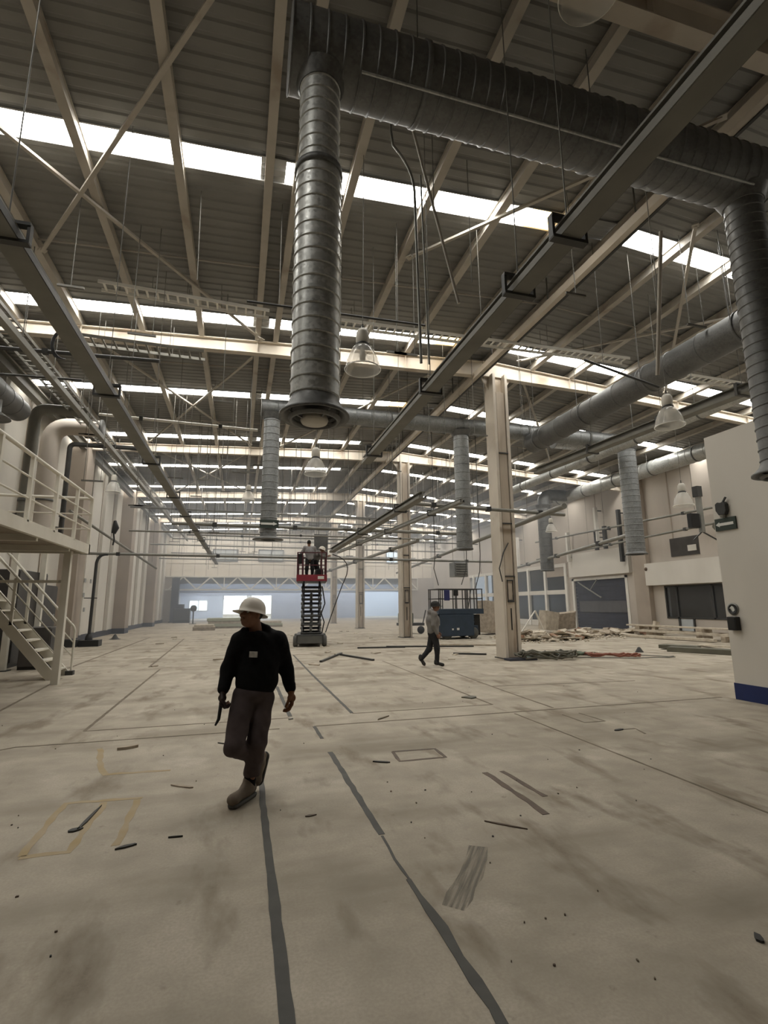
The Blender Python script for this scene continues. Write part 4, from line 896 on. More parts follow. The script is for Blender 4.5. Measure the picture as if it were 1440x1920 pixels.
o = MB().box(3.0, 3.32, 20.8, 21.1, 2.66, 3.1).build('tool_bag', 'black', bevel=.05); tag(o, 'dark bag standing on the deck of the raised red lift', 'bag'); o['origin'] = (0, 0, 0)
t = thing('cable', 'long dark cable slanting from the worker\'s beam down to the floor beside the red lift', 'cable', (4.0, 21, 2))
MB().tube(bez((3.65, 20.6, 3.7), (4.6, 20.6, 3.5), (4.15, 20.6, 2.6)) + [tuple(v) for v in bez((4.1, 20.6, 2.5), (3.75, 20.6, 1.6), (3.4, 20.6, .55))], .02, 6).build('strand', 'raild', t)
t = thing('hanging_sheet', 'grey sheet of duct metal hanging behind the workers on the red lift', 'sheet', (3.5, 23.6, 4.2))
MB().box(3.3, 3.95, 23.6, 23.63, 3.9, 4.95).build('sheet', 'galvd', t); MB().tube([(3.5, 23.6, 4.95), (3.5, 23.6, roofz(3.5))], .012, 5).build('rod', 'wire', t)
# ================================================================== BLUE SCISSOR LIFT
t = thing('scissor_lift', 'lowered dark blue scissor lift parked behind the man in the grey top', 'lift', (10.1, 23, 0))
MB().box(9.15, 11.15, 22.6, 23.8, .15, .62).build('chassis', 'navy', t, bevel=.03)
MB().box(9.12, 10.85, 22.42, 22.5, .14, 1.14).build('side_cover', 'navy', t, bevel=.02)
for k in range(4):
    z = .68 + k * .14
    for y in (22.7, 23.7): MB().bar((9.3, y, z), (11.0, y, z + .1), .06, .09).build('scissor_arm', 'navy', t); MB().bar((11.0, y + .07, z), (9.3, y + .07, z + .1), .06, .09).build('scissor_arm', 'dkblue', t)
MB().box(9.08, 11.42, 22.5, 23.9, 1.16, 1.4).build('platform_deck', 'navy', t)
for x in (9.5, 10.85):
    for y in (22.6, 23.8):
        wh = MB().lathe([(0, y - .12), (.24, y - .12), (.27, y - .08), (.27, y + .08), (.24, y + .12), (0, y + .12)], (x, 0, .27), 'Y', 24).build('wheel', 'tyre', t)
        MB().lathe([(0, y - .125), (.12, y - .125), (.13, y - .11)], (x, 0, .27), 'Y', 16)  .build('hub', 'tyre', wh)
MB().box(11.0, 11.3, 22.7, 23.7, .15, 1.12).build('ladder_end', 'black', t)
for k in range(4): MB().box(11.3, 11.34, 22.9, 23.4, .25 + k * .24, .29 + k * .24).build('step', 'raild', t)
MB().box(9.7, 9.78, 22.4, 22.42, .42, .5).box(9.95, 10.07, 22.4, 22.42, .42, .52).build('decal', 'signw', t)
for y in (22.54, 23.86):
    for x in (9.12, 9.2, 9.85, 10.55, 10.62, 10.95, 11.1, 11.38): MB().box(x - .02, x + .02, y - .02, y + .02, 1.4, 2.34).build('rail_post', 'raild', t)
    for z in (1.88, 2.34): MB().bar((9.1, y, z), (11.4, y, z), .04, .04).build('guard_rail', 'raild', t)
for x in (9.1, 11.4):
    for z in (1.88, 2.34): MB().bar((x, 22.54, z), (x, 23.86, z), .04, .04).build('guard_rail', 'raild', t)
MB().box(9.38, 9.66, 22.46, 22.54, 1.8, 2.3).build('manual_box', 'navy2', t, bevel=.02); MB().box(9.9, 10.12, 22.5, 22.6, 2.02, 2.3).build('control_box', 'black', t, bevel=.02)
MB().bar((10.62, 22.54, 1.4), (10.8, 22.54, 2.3), .03, .03).build('gate_brace', 'raild', t)
# ================================================================== DEBRIS
def chunk(label, c, d, m, rot, group=None, name='plaster_chunk', cat='rubble', seed=0):
    rr_ = random.Random(seed); R = Matrix.Rotation(rot[2], 3, 'Z') @ Matrix.Rotation(rot[1], 3, 'Y') @ Matrix.Rotation(rot[0], 3, 'X'); v = []
    for z in (-1, 1):
        for a, b_ in ((-1, -1), (0, -1.1), (1, -.9), (1.1, .2), (.8, 1), (-.1, .9), (-1, 1)):
            v.append(R @ Vector((a * d[0] / 2 * rr_.uniform(.7, 1.05), b_ * d[1] / 2 * rr_.uniform(.7, 1.05), z * d[2] / 2)))
    lo = min(p.z for p in v); v = [Vector(c) + p - Vector((0, 0, lo)) for p in v]; n = 7
    o = MB().add(v, [tuple(reversed(range(n))), tuple(range(n, 2 * n))] + [(i, (i + 1) % n, n + (i + 1) % n, n + i) for i in range(n)]).build(name, m)
    return tag(o, label, cat, group)
r4 = random.Random(21)
for i in range(70):
    f = r4.random(); x = 12.3 + 8.6 * f + r4.uniform(-.6, .6); y = 20.3 + 3.0 * f + r4.uniform(-1.0, 2.0) - (1.2 if f > .8 else 0)
    s = r4.uniform(.25, .8)
    m = r4.choice(['plaster', 'plaster', 'plaster', 'plasterd', 'plasterd', 'brick'])
    chunk({'plaster': 'pale broken slab of plaster in the rubble along the right wall', 'plasterd': 'dirty broken slab of plaster in the rubble along the right wall', 'brick': 'reddish broken lump in the rubble along the right wall'}[m],
          (x, y, r4.uniform(0, .12)), (s, s * r4.uniform(.4, .8), r4.uniform(.04, .16)), m, (r4.uniform(-.35, .35), r4.uniform(-.35, .35), r4.uniform(0, 3)), {'plaster': 'pale plaster slabs', 'plasterd': 'dirty plaster slabs', 'brick': 'reddish lumps'}[m], seed=i)
for i in range(16):
    f = i / 15; x = 12.4 + 6.5 * f + r4.uniform(-.3, .3); y = 19.7 + 2.3 * f + r4.uniform(-.5, .7); s = r4.uniform(.7, 1.3)
    chunk('broad pale sheet of board lying flat in front of the right wall rubble', (x, y, r4.uniform(0, .08)), (s, s * r4.uniform(.5, .8), .06), 'plaster', (r4.uniform(-.15, .15), r4.uniform(-.15, .15), r4.uniform(0, 3)), 'broad wall board sheets', 'plasterboard_sheet', 'board', i + 200)
b = MB()
for i in range(1400):
    f = r4.random(); x = 12.0 + 9.3 * f + r4.gauss(0, .6); y = 20.6 + 3.2 * f + r4.gauss(0, .9); s = r4.uniform(.03, .12)
    b.cbox((x, y, s * .3 + max(0, .14 - .1 * abs(y - 21.2 - 3 * f))), (s, s * .7, s * .5), r4.uniform(0, 3), r4.uniform(-.5, .5), r4.uniform(-.5, .5))
o = b.build('rubble_bits', 'plaster', recalc=False); tag(o, 'small bits of broken plaster strewn along the foot of the right wall', 'rubble', kind='stuff')
o = chunk('large pale square block of wall standing in the rubble before the office front', (17.1, 25.6, .05), (1.3, .5, 1.05), 'plaster', (.05, .12, .3), name='plaster_block', seed=3)
o = chunk('large greyish slab leaning in the rubble left of the dark shutter door', (18.5, 26.1, .05), (1.3, .3, 1.0), 'plasterd', (.35, -.1, -.1), name='plaster_block', seed=5)
o = chunk('brown heap of broken board behind the blue scissor lift', (13.2, 25.5, 0), (1.2, .9, 1.7), 'plasterd', (.0, .1, .4), name='board_heap', seed=8)
t = thing('bent_strut', 'pale bent metal strut sticking out of the rubble beside the nearest column', 'strut', (14.8, 24.0, 0))
MB().bar((14.2, 24, .0), (15.2, 24, 1.25), .07, .05).bar((15.2, 24, 1.25), (15.6, 24, .3), .12, .04).build('strut', 'whitem', t)
o = chunk('upright white scrap in the rubble at the foot of the cracked pilaster', (19.7, 20.6, .1), (.25, .2, .6), 'plaster', (.1, .2, 0), name='board_scrap', seed=9)
# long boards by the right wall
def plank(label, p, q, wd, h, m, name='plank'):
    return tag(MB().bar(p, q, wd, h).build(name, m, bevel=.008), label, 'plank')
plank('topmost long white plank lying along the right wall', (19.6, 22.3, .5), (19.9, 15.2, .5), .3, .07, 'plaster')
plank('lower white plank in front of the long white plank', (18.3, 19.9, .08), (18.8, 16.6, .08), .22, .12, 'plaster')
plank('short white board on the floor left of the white planks', (18.2, 21.1, .06), (18.5, 19.6, .06), .24, .1, 'plaster')
plank('tilted white plank resting on the dark olive board', (16.9, 15.6, .03), (15.6, 12.4, .2), .2, .05, 'plaster')
t = thing('ladder_frame', 'white ladder like frame lying under the long white planks by the right wall', 'frame', (19.2, 18.5, 0))
for x in (19.0, 19.7): MB().bar((x, 21.5, .28), (x + .3, 15.6, .28), .07, .1).build('rail', 'plaster', t)
for k in range(9): MB().bar((19.0 + .03 * k, 21.0 - .62 * k, .3), (19.7 + .03 * k, 21.0 - .62 * k, .3), .22, .05).build('rung', 'plaster', t)
for y in (20.5, 16.5): MB().box(19.1, 19.8, y - .1, y + .1, 0, .23).build('support', 'plasterd', t)
for y, s in ((21.6, 'at the far end of'), (18, 'under the middle of'), (15.8, 'at the partition end of')):
    o = MB().box(19.5, 20.1, y - .15, y + .15, 0, .465).build('trestle_block', 'plasterd'); tag(o, 'dirty block %s the long white plank by the right wall' % s, 'block', 'blocks under the white planks')
o = plank('dark olive board lying on the floor against the white partition', (14.15, 14.3, .08), (15.9, 11.0, .08), .5, .16, 'olive', 'board')
o = MB().cbox((14.9, 14.6, .1), (1.2, .5, .12), -1.1).build('board', 'olive'); tag(o, 'smaller olive board behind the dark olive board on the floor', 'plank')
# cables round the nearest column
r5 = random.Random(5)
def cable(label, c, rx, ry, m, turns, r, rot=0, sw=.1, group=None):
    pts = []
    for i in range(int(turns * 18)):
        a = i * PI / 9; k = 1 + r5.uniform(-sw, sw)
        u, v = rx * k * math.cos(a), ry * k * math.sin(a); pts.append((c[0] + u * math.cos(rot) - v * math.sin(rot), c[1] + u * math.sin(rot) + v * math.cos(rot), r + .012 + (.02 + sw * .9) * r5.random()))
    return tag(MB().tube(pts, r, 6).build('cable', m), label, 'cable', group)
cable('green cable coiled on the floor right of the nearest steel column', (9.3, 13.9), .95, .32, 'green', 4, .03, -.25)
cable('olive cable tangle at the foot of the nearest steel column', (8.8, 13.4), .85, .22, 'olive', 4, .028, -.2, .25)
cable('red brown cable heaped right of the green cable coil', (11.0, 13.3), .8, .2, 'redcab', 3, .025, -.35)
cable('long loop of dark cable sweeping out on the floor to the right', (11.2, 13.1), 1.5, .38, 'wire', 1, .014, -.4, .03)
cable('pale cable coil between the green and the red brown cables', (10.2, 13.95), .7, .15, 'plaster', 2, .022, -.25)
o = MB().box(7.6, 8.5, 13.45, 13.8, 0, .06).build('floor_mat', 'dkblue'); tag(o, 'dark purple strip of sheet lying at the foot of the nearest steel column', 'sheet')
o = MB().lathe([(.14, 0), (.1, .06), (.04, .16), (0, .17)], (13.0, 14.4, 0), 'Z', 10).build('rag_heap', 'soot'); tag(o, 'small dark heap on the floor between the cables and the olive board', 'heap')
strip('dark line of spilled dust trailing right of the small dark heap', [(13.1, 14.3), (13.9, 13.4), (14.2, 12.6)], .07, 'saw', .02, .006, 'dust_trail', 'dust')
# boards lying in mid hall
for i, (p, q, l) in enumerate([((3.3, 16.85), (3.9, 14.9), 'dark bar lying on the floor between red lift and steel column'), ((2.35, 15.0), (3.4, 17.3), 'thin dark bar on the floor crossing another in front of the red lift'), ((5.6, 19.4), (8.8, 18.3), 'long dark bar on the floor in front of the second steel column'),
                               ((4.4, 19.2), (6.2, 18.9), 'long bar lying on the floor right of the red lift'), ((7.4, 19.6), (10.4, 18.2), 'pale bar lying on the floor before the blue lift'), ((6.9, 15.9), (7.8, 15.3), 'short dark bar left of the nearest steel column')]):
    tag(MB().bar((*p, .03), (*q, .03), .08, .05).build('metal_bar', 'raild' if i != 4 else 'plasterd'), l, 'bar')
r6 = random.Random(9)
for i in range(26):
    y = r6.uniform(12, 34); x = r6.uniform(-3.5, 7.5)
    chunk('small pale scrap of plaster lying in the middle of the hall', (x, y, 0), (r6.uniform(.15, .4), r6.uniform(.08, .2), .03), r6.choice(['plaster', 'plasterd']), (0, 0, r6.uniform(0, 3)), 'plaster scraps in mid hall', 'plaster_scrap', 'scrap', i)
# carts and stacks far back
t = thing('cart', 'dark hand cart with green load left of the blue scissor lift', 'cart', (9.2, 27.5, 0))
MB().box(8.7, 10.1, 27.2, 28, .45, .6).build('bed', 'raild', t); MB().box(8.75, 9.5, 27.3, 27.9, .6, 1.15).build('load', 'green', t, bevel=.05)
for x in (8.9, 9.9): MB().lathe([(0, 27.2), (.2, 27.2), (.22, 27.25), (.2, 27.32), (0, 27.32)], (x, 0, .22), 'Y', 16).build('wheel', 'black', t)
MB().bar((10.1, 27.5, .5), (10.3, 27.5, 1.3), .05, .05).build('handle', 'raild', t)
def pallet(label, x, y, sx, sy, hs, m):
    t = thing('wrapped_stack', label, 'stack', (x, y, 0)); z = .12
    for k in range(3): MB().box(x - sx / 2, x + sx / 2, y + (k - 1) * sy * .4 - .06, y + (k - 1) * sy * .4 + .06, 0, .12).build('skid', 'plasterd', t)
    for i, h in enumerate(hs):
        o_ = (i % 2) * .08; MB().box(x - sx / 2 + o_, x + sx / 2 - o_, y - sy / 2 + o_, y + sy / 2 - o_, z, z + h).build('layer', m if i % 2 == 0 else 'plaster', t, bevel=.03); z += h
pallet('low stack of pale wrapped boards far back before the bright doorway', -.9, 40, 2.6, 1.3, [.2, .2, .22], 'wrap')
pallet('wide low stack of pale boards right of another, before the bright doorway', 1.6, 40.8, 3.4, 1.3, [.16, .18], 'wrap')
pallet('small stack beside the pale wrapped boards, left of the walking man\'s head', -2.2, 36.8, 1.4, .9, [.15, .12], 'plasterd')
pallet('pair of tall pale blocks standing against the bright doorway', 1.4, 52, 1.2, 1, [.6, .7], 'plaster')
t = thing('generator', 'dark machine standing by the jamb at the left of the wide opening', 'machine', (-5.3, 54, 0))
MB().box(-6.1, -4.6, 53.5, 54.5, .2, 1.4).build('body', 'raild', t, bevel=.05); MB().box(-5.9, -5.2, 53.6, 54.4, 1.4, 1.8).build('hood', 'dkblue', t); MB().box(-6.1, -4.6, 53.5, 54.5, 0, .2).build('skid', 'black', t)
t = thing('drill_stand', 'dark pole with round head standing before the lit opening', 'stand', (-4.0, 50, 0))
MB().box(-4.05, -3.95, 49.95, 50.05, 0, 1.2).build('pole', 'raild', t); MB().lathe([(0, 1.1), (.25, 1.2), (.3, 1.45), (.2, 1.65), (0, 1.7)], (-4, 50, 0), 'Z', 16).build('head', 'raild', t); MB().box(-4.3, -3.7, 49.7, 50.3, 0, .04).build('foot', 'raild', t)
t = thing('dark_post', 'dark bluish post at the left jamb of the wide opening', 'post', (-6.2, 55.2, 0)); MB().box(-6.6, -5.9, 55, 55.6, 0, 4.4).build('shaft', 'dkblue', t); MB().box(-6.7, -5.8, 54.9, 55.7, 0, .1).build('base', 'black', t)

# clutter hanging around the nearest column and along the right wall
t = thing('hanging_unit', 'grey air unit hanging above the blue scissor lift', 'air unit', (10.85, 24, 3.3))
MB().box(10.5, 11.25, 23.7, 24.4, 3.0, 3.75).build('casing', 'galvm', t, bevel=.03); MB().box(10.56, 11.19, 23.68, 23.7, 3.06, 3.69).build('grille', 'steel', t)
for k in range(5): MB().box(10.58, 11.17, 23.66, 23.68, 3.12 + k * .12, 3.16 + k * .12).build('louvre', 'raild', t)
for x in (10.55, 11.2): MB().tube([(x, 24, 3.75), (x, 24, roofz(x))], .012, 5).build('hanger_rod', 'wire', t)
for i, (pts, l) in enumerate([([(8.35, 21, 4.6), (8.37, 21, 3.7), (8.3, 21, 3.2), (8.5, 21, 2.45)], 'thin cable dangling down left of the blue scissor lift rails'),
                             ([(10.15, 21.5, 3.9), (10.05, 21.4, 3.2), (9.75, 21.3, 2.5)], 'cable dangling in front of the grey air unit'),
                             ([(10.6, 21, 3.9), (10.55, 21, 3.1), (10.3, 21, 2.35)], 'cable dangling right of the middle of the grey air unit'),
                             ([(8.0, 13.9, 3.5), (7.8, 13.87, 3.2), (7.62, 13.85, 2.7), (7.72, 13.88, 2.3)], 'black cable looping down beside the nearest steel column')]):
    b_ = []
    for j in range(len(pts) - 1): b_ += [tuple(Vector(pts[j]).lerp(Vector(pts[j + 1]), k / 4)) for k in range(4)]
    x, y, z = pts[0]
    o = MB().tube(([(x, y, roofz(x))] if i < 3 else []) + b_ + [pts[-1]], .018, 6).build('loose_cable', 'raild'); tag(o, l, 'cable')
for i, (y, z0, z1, m, l) in enumerate([(26.6, 4.9, 6.2, 'raild', 'dark upright post on the ledge left of the bright drop duct'), (25.8, 4.9, 6.3, 'raild', 'dark thin upright next to another on the ledge by the bright drop duct'), (24.5, 4.0, 7.1, 'raild', 'tall dark upright just left of the bright drop duct'),
                            (29.5, 4.4, 6.4, 'whitem', 'white upright above the corner of the dark shutter door'), (26.5, 5.4, 7.6, 'whitem', 'tall white upright behind the dark posts on the ledge'), (32.3, 4.4, 6.9, 'whitem', 'white upright above the office front'), (36.0, 4.4, 6.9, 'whitem', 'white upright at the far end of the office front')]):
    t = thing('upright_post', l, 'post', (21.55, y, z0)); MB().box(21.45, 21.65, y - .09, y + .09, z0, z1).build('shaft', m, t); MB().bar((21.6, y, z0 + .3), (22.0, y, z0 + .3), .06, .06).bar((21.6, y, z1 - .2), (22.0, y, z1 - .2), .06, .06).build('wall_bracket', 'raild', t)
# ================================================================== PEOPLE
def smin(a, b, k):
    h = np.clip(.5 + .5 * (b - a) / k, 0, 1); return b * (1 - h) + a * h - k * h * (1 - h)
def C(a, b, ra, rb=None, k=.02): return ('c', np.array(a, float), np.array(b, float), ra, ra if rb is None else rb, k)
def E_(c, r, k=.02, R=None): return ('e', np.array(c, float), np.array(r, float), R, None, k)
def S_(c, r, k=.01): return ('s', np.array(c, float), np.array(r, float), None, None, k)      # carve an ellipsoid away
def rotz(a): return np.array([[math.cos(a), -math.sin(a), 0], [math.sin(a), math.cos(a), 0], [0, 0, 1]])
def sdf_mesh(name, prims, res, m, parent, cuts=(), fold=0.0, o=(0, 0, 0)):
    lo = np.full(3, 1e9); hi = -lo
    for p in prims:
        if p[0] == 'c': ps = [p[1] - max(p[3], p[4]), p[2] - max(p[3], p[4]), p[1] + max(p[3], p[4]), p[2] + max(p[3], p[4])]
        else: ps = [p[1] - p[2].max(), p[1] + p[2].max()]
        for q in ps: lo = np.minimum(lo, q); hi = np.maximum(hi, q)
    lo -= .06; hi += .06; n = np.ceil((hi - lo) / res).astype(int) + 1
    F = np.full(n, 1.0, np.float32); ax = [lo[i] + res * np.arange(n[i]) for i in range(3)]
    for p in prims:
        k = p[5]; mg = .03 + 2 * k
        if p[0] == 'c': r = max(p[3], p[4]); a0 = np.minimum(p[1], p[2]) - r - mg; a1 = np.maximum(p[1], p[2]) + r + mg
        else: a0 = p[1] - p[2].max() - mg; a1 = p[1] + p[2].max() + mg
        i0 = np.clip(np.floor((a0 - lo) / res).astype(int), 0, n); i1 = np.clip(np.ceil((a1 - lo) / res).astype(int) + 1, 0, n)
        sl = tuple(slice(i0[j], i1[j]) for j in range(3))
        X, Y, Z = np.meshgrid(ax[0][sl[0]], ax[1][sl[1]], ax[2][sl[2]], indexing='ij'); P = np.stack([X, Y, Z], -1)
        if p[0] == 'c':
            ab = p[2] - p[1]; tt = np.clip(((P - p[1]) @ ab) / (ab @ ab + 1e-12), 0, 1)
            d = np.linalg.norm(P - p[1] - tt[..., None] * ab, axis=-1) - (p[3] + (p[4] - p[3]) * tt)
        else:
            q = P - p[1]
            if p[3] is not None: q = q @ p[3]
            k0 = np.linalg.norm(q / p[2], axis=-1); k1 = np.linalg.norm(q / p[2] ** 2, axis=-1) + 1e-9; d = k0 * (k0 - 1) / k1
        if p[0] == 's': F[sl] = -smin(-F[sl], d, k)
        else: F[sl] = smin(F[sl], d, k)
    X, Y, Z = np.meshgrid(*ax, indexing='ij')
    if fold:
        F = F + fold * (np.sin(38 * Z + 9 * X + 5 * np.sin(11 * X + 7 * Y)) * .6 + np.sin(23 * Z - 17 * X + 13 * Y) * .5 + .4 * np.sin(61 * X + 30 * Z))
    for nx, c in cuts: F = np.maximum(F, (X * nx[0] + Y * nx[1] + Z * nx[2]) - c)
    s = F < 0
    cells = np.zeros([v - 1 for v in n], np.uint8); acc = np.zeros([v - 1 for v in n] + [3], np.float32); cnt = np.zeros([v - 1 for v in n], np.float32)
    cor = [(i, j, k) for i in (0, 1) for j in (0, 1) for k in (0, 1)]
    V = lambda A, c: A[c[0]:A.shape[0] - 1 + c[0], c[1]:A.shape[1] - 1 + c[1], c[2]:A.shape[2] - 1 + c[2]]
    for a in cor:
        for b in cor:
            if b <= a or sum(abs(a[i] - b[i]) for i in range(3)) != 1: continue
            fa, fb = V(F, a), V(F, b); x = (fa < 0) != (fb < 0)
            t_ = np.where(x, fa / np.where(x, fa - fb, 1), 0)
            for i in range(3): acc[..., i] += np.where(x, a[i] + t_ * (b[i] - a[i]), 0)
            cnt += x
    act = cnt > 0; idx = -np.ones(act.shape, np.int64); idx[act] = np.arange(act.sum())
    g = np.argwhere(act); vs = lo + res * (g + acc[act] / cnt[act][:, None]); fs = []
    for d in range(3):
        u, v = (d + 1) % 3, (d + 2) % 3
        sa = [slice(1, -1)] * 3; sa[d] = slice(0, -1); sb = list(sa); sb[d] = slice(1, None)
        A, B_ = s[tuple(sa)], s[tuple(sb)]
        e = np.argwhere(A != B_)
        if not len(e): continue
        off = np.array([1, 1, 1]); off[d] = 0; base = e + off; fl_ = A[tuple(e.T)]
        du = np.zeros(3, int); du[u] = 1; dv = np.zeros(3, int); dv[v] = 1
        q = [idx[tuple((base - w_).T)] for w_ in (du + dv, dv, 0 * du, du)]
        q = np.stack(q, 1); q[~fl_] = q[~fl_][:, ::-1]; fs.append(q)
    fs = np.concatenate(fs); fs = fs[(fs >= 0).all(1)]
    b = MB(); b.add((vs + np.array(o)).tolist(), fs.tolist(), True)
    return b.build(name, m, parent, recalc=False)
def unit(v): v = np.array(v, float); return v / np.linalg.norm(v)
def hand(w_, d, s, nrm, curl=.5, sc=1.0, spread=.0):
    """wrist, direction of the hand, thumb side, palm side"""
    d, s, nrm = unit(d), unit(s), unit(nrm); w_ = np.array(w_, float); P = []
    P.append(E_(w_ + d * .045 * sc, np.array([.03, .03, .03]) * sc, .012))
    for i, (L, off) in enumerate(((.072, .03), (.08, .011), (.075, -.009), (.058, -.028))):
        kn = w_ + d * (.088 - .006 * abs(i - 1)) * sc + s * off * sc; P.append(C(w_ + s * off * .6 * sc, kn, .015 * sc, .0115 * sc, .01))
        p = kn; a = .15
        for j, fr in enumerate((.45, .31, .24)):
            a += curl * (.9 if j else .7); dr_ = d * math.cos(a) + nrm * math.sin(a) + s * spread * (1.5 - i) * .1
            q = p + unit(dr_) * L * fr * sc; P.append(C(p, q, (.0098 - .0009 * j) * sc, (.009 - .0009 * j) * sc, .003)); p = q
    th0 = w_ + d * .02 * sc + s * .022 * sc; th1 = th0 + (s * .026 + d * .03 + nrm * .012) * sc; th2 = th1 + (d * .028 + nrm * .016 + s * .004) * sc; th3 = th2 + (d * .02 + nrm * .012 - s * .004) * sc
    P += [C(th0, th1, .015 * sc, .0125 * sc, .008), C(th1, th2, .0115 * sc, .0105 * sc, .003), C(th2, th3, .0105 * sc, .009 * sc, .003)]
    return P
def head(c, yaw, pitch=0.0, sc=1.0):
    """face looks towards -Y turned by yaw"""
    R = rotz(yaw); Rx = np.array([[1, 0, 0], [0, math.cos(pitch), -math.sin(pitch)], [0, math.sin(pitch), math.cos(pitch)]]); R = R @ Rx; c = np.array(c, float)
    T = lambda x, y, z: c + R @ (np.array([x, y, z]) * sc)
    P = [E_(T(0, .015, .03), np.array([.074, .092, .09]) * sc, .02, R), E_(T(0, -.022, -.045), np.array([.056, .066, .072]) * sc, .03, R), E_(T(0, -.058, -.088), np.array([.026, .022, .02]) * sc, .02, R),
         C(T(0, -.085, .012), T(0, -.108, -.028), .009 * sc, .015 * sc, .014), E_(T(.012, -.098, -.03), np.array([.01, .011, .009]) * sc, .006, R), E_(T(-.012, -.098, -.03), np.array([.01, .011, .009]) * sc, .006, R),
         E_(T(.038, -.07, -.02), np.array([.024, .018, .02]) * sc, .02, R), E_(T(-.038, -.07, -.02), np.array([.024, .018, .02]) * sc, .02, R),
         C(T(-.042, -.08, .028), T(.042, -.08, .028), .01 * sc, .01 * sc, .015),
         S_(T(.03, -.095, .008), np.array([.016, .014, .01]) * sc, .008), S_(T(-.03, -.095, .008), np.array([.016, .014, .01]) * sc, .008),
         C(T(-.02, -.088, -.058), T(.02, -.088, -.058), .008 * sc, .008 * sc, .006), C(T(-.018, -.086, -.07), T(.018, -.086, -.07), .009 * sc, .009 * sc, .006), S_(T(0, -.099, -.063), np.array([.022, .008, .0035]) * sc, .002),
         E_(T(.075, .012, -.005), np.array([.011, .02, .032]) * sc, .006, R), E_(T(-.075, .012, -.005), np.array([.011, .02, .032]) * sc, .006, R)]
    return P, T, R
def eyes(T, parent, sc=1.0):
    for s in (-1, 1):
        c = T(s * .03, -.079, .008); MB().lathe([(.0001, -.011 * sc), (.008 * sc, -.008 * sc), (.011 * sc, 0), (.008 * sc, .008 * sc), (.0001, .011 * sc)], tuple(c), 'Z', 10).build('eye', 'signw', parent)
        c = T(s * .03, -.0885, .008); MB().lathe([(.0001, -.004 * sc), (.0045 * sc, 0), (.0001, .004 * sc)], tuple(c), 'Z', 8).build('iris', 'hair', parent)
def cap_shell(name, T, parent, m, R, brim=.0, sc=1.0, low=.035, full=False):
    """rounded shell with brim; R turns the profile"""
    vs = []; fs = []; n = 28; rows = []
    prof = [(.0, .172), (.03, .169), (.06, .158), (.09, .135), (.108, .1), (.116, .06), (.118, low)]
    for r, h in prof: rows.append([(r * math.cos(2 * PI * k / n), r * 1.2 * math.sin(2 * PI * k / n), h) for k in range(n)])
    br = []
    for k in range(n):
        a = 2 * PI * k / n; f = max(0, -math.sin(a)); e = brim * (.55 + .8 * f ** 2) if full else brim * f ** 1.5
        br.append(((.118 + e) * math.cos(a), (.118 + e) * 1.2 * math.sin(a), low - e * .35))
    rows.append(br); rows.append([(x, y, z - .006) for x, y, z in br]); rows.append([(x * .93, y * .93, low - .002) for x, y, z in rows[6]])
    rows += [[(x * .93, y * .93, z * .95) for x, y, z in r] for r in reversed(rows[1:6])]
    for r in rows: vs += [tuple(T(*p)) for p in r]
    for i in range(len(rows) - 1):
        for k in range(n): fs.append((i * n + k, i * n + (k + 1) % n, (i + 1) * n + (k + 1) % n, (i + 1) * n + k))
    b = MB().add(vs, fs, True); return b.build(name, m, parent)
# ---------------------------------------------------------------- man in the black hoodie
FX, FY = .15, 4.85
t = thing('person', 'man in black hooded top, white hard hat and mauve grey trousers walking towards the viewer', 'person', (FX, FY, 0))
O = (FX, FY, 0)
HP, HT, HR = head((-.04, -.02, 1.565), -.75, -.26, 1.03)
shR, elR, wrR = (-.135, .0, 1.325), (-.215, .02, 1.09), (-.25, -.07, .915)
shL, elL, wrL = (.225, .045, 1.315), (.3, .1, 1.06), (.345, .06, .865)
hiR, knR, anR = (-.075, -.0, .83), (-.14, -.2, .49), (.085, .16, .265)
hiL, knL, anL = (.09, .03, .83), (.05, -.07, .47), (.005, .02, .1)
dR = unit((-.08, -.25, -.9)); dL = unit((.12, -.15, -1))
body = HP + [C((-.01, .005, 1.5), (.02, .02, 1.36), .055, .062, .03), E_((.04, .03, 1.2), (.155, .1, .2), .05), E_((.03, .02, .98), (.14, .1, .17), .05), E_((.01, .015, .85), (.14, .1, .1), .05),
     C(shR, elR, .052, .043, .03), C(elR, wrR, .04, .028, .02), C(shL, elL, .052, .043, .03), C(elL, wrL, .04, .028, .02),
     C(hiR, knR, .08, .055, .04), C(knR, anR, .052, .036, .03), C(hiL, knL, .08, .055, .04), C(knL, anL, .052, .036, .03),
     C(anL, (-.08, -.1, .045), .03, .02, .02), C(anR, (.08, .19, .17), .03, .022, .02)] + hand(wrR, dR, (-.2, -1, .1), (.9, .1, 0), .95, 1.05) + hand(wrL, dL, (-.2, -1, .1), (-.9, .2, .0), .45, 1.05)
sdf_mesh('body', body, .0065, 'skin', t, o=O)
eyes(lambda x, y, z: HT(x, y, z) + np.array(O), t)
hoodie = [E_((.045, .025, 1.2), (.195, .135, .2), .06), E_((.035, .02, 1.0), (.19, .14, .2), .08), C((-.1, .01, 1.345), (.2, .045, 1.335), .075, .075, .06), C(shR, elR, .082, .068, .05), C(elR, (-.247, -.055, .945), .068, .05, .03), C(shL, elL, .082, .068, .05), C(elL, (.338, .065, .9), .068, .05, .03),
     E_((.06, .1, 1.385), (.14, .075, .075), .04), C((-.075, -.02, 1.42), (.03, .1, 1.44), .045, .05, .03), C((.1, .03, 1.43), (.03, .1, 1.44), .045, .05, .03), E_((.0, -.05, 1.37), (.09, .05, .05), .05), S_((-.03, -.03, 1.5), (.07, .07, .09), .02)]
hm = sdf_mesh('hooded_top', hoodie, .0075, 'hood', t, cuts=[((0, .05, -1), -.875)], fold=.0035, o=O)
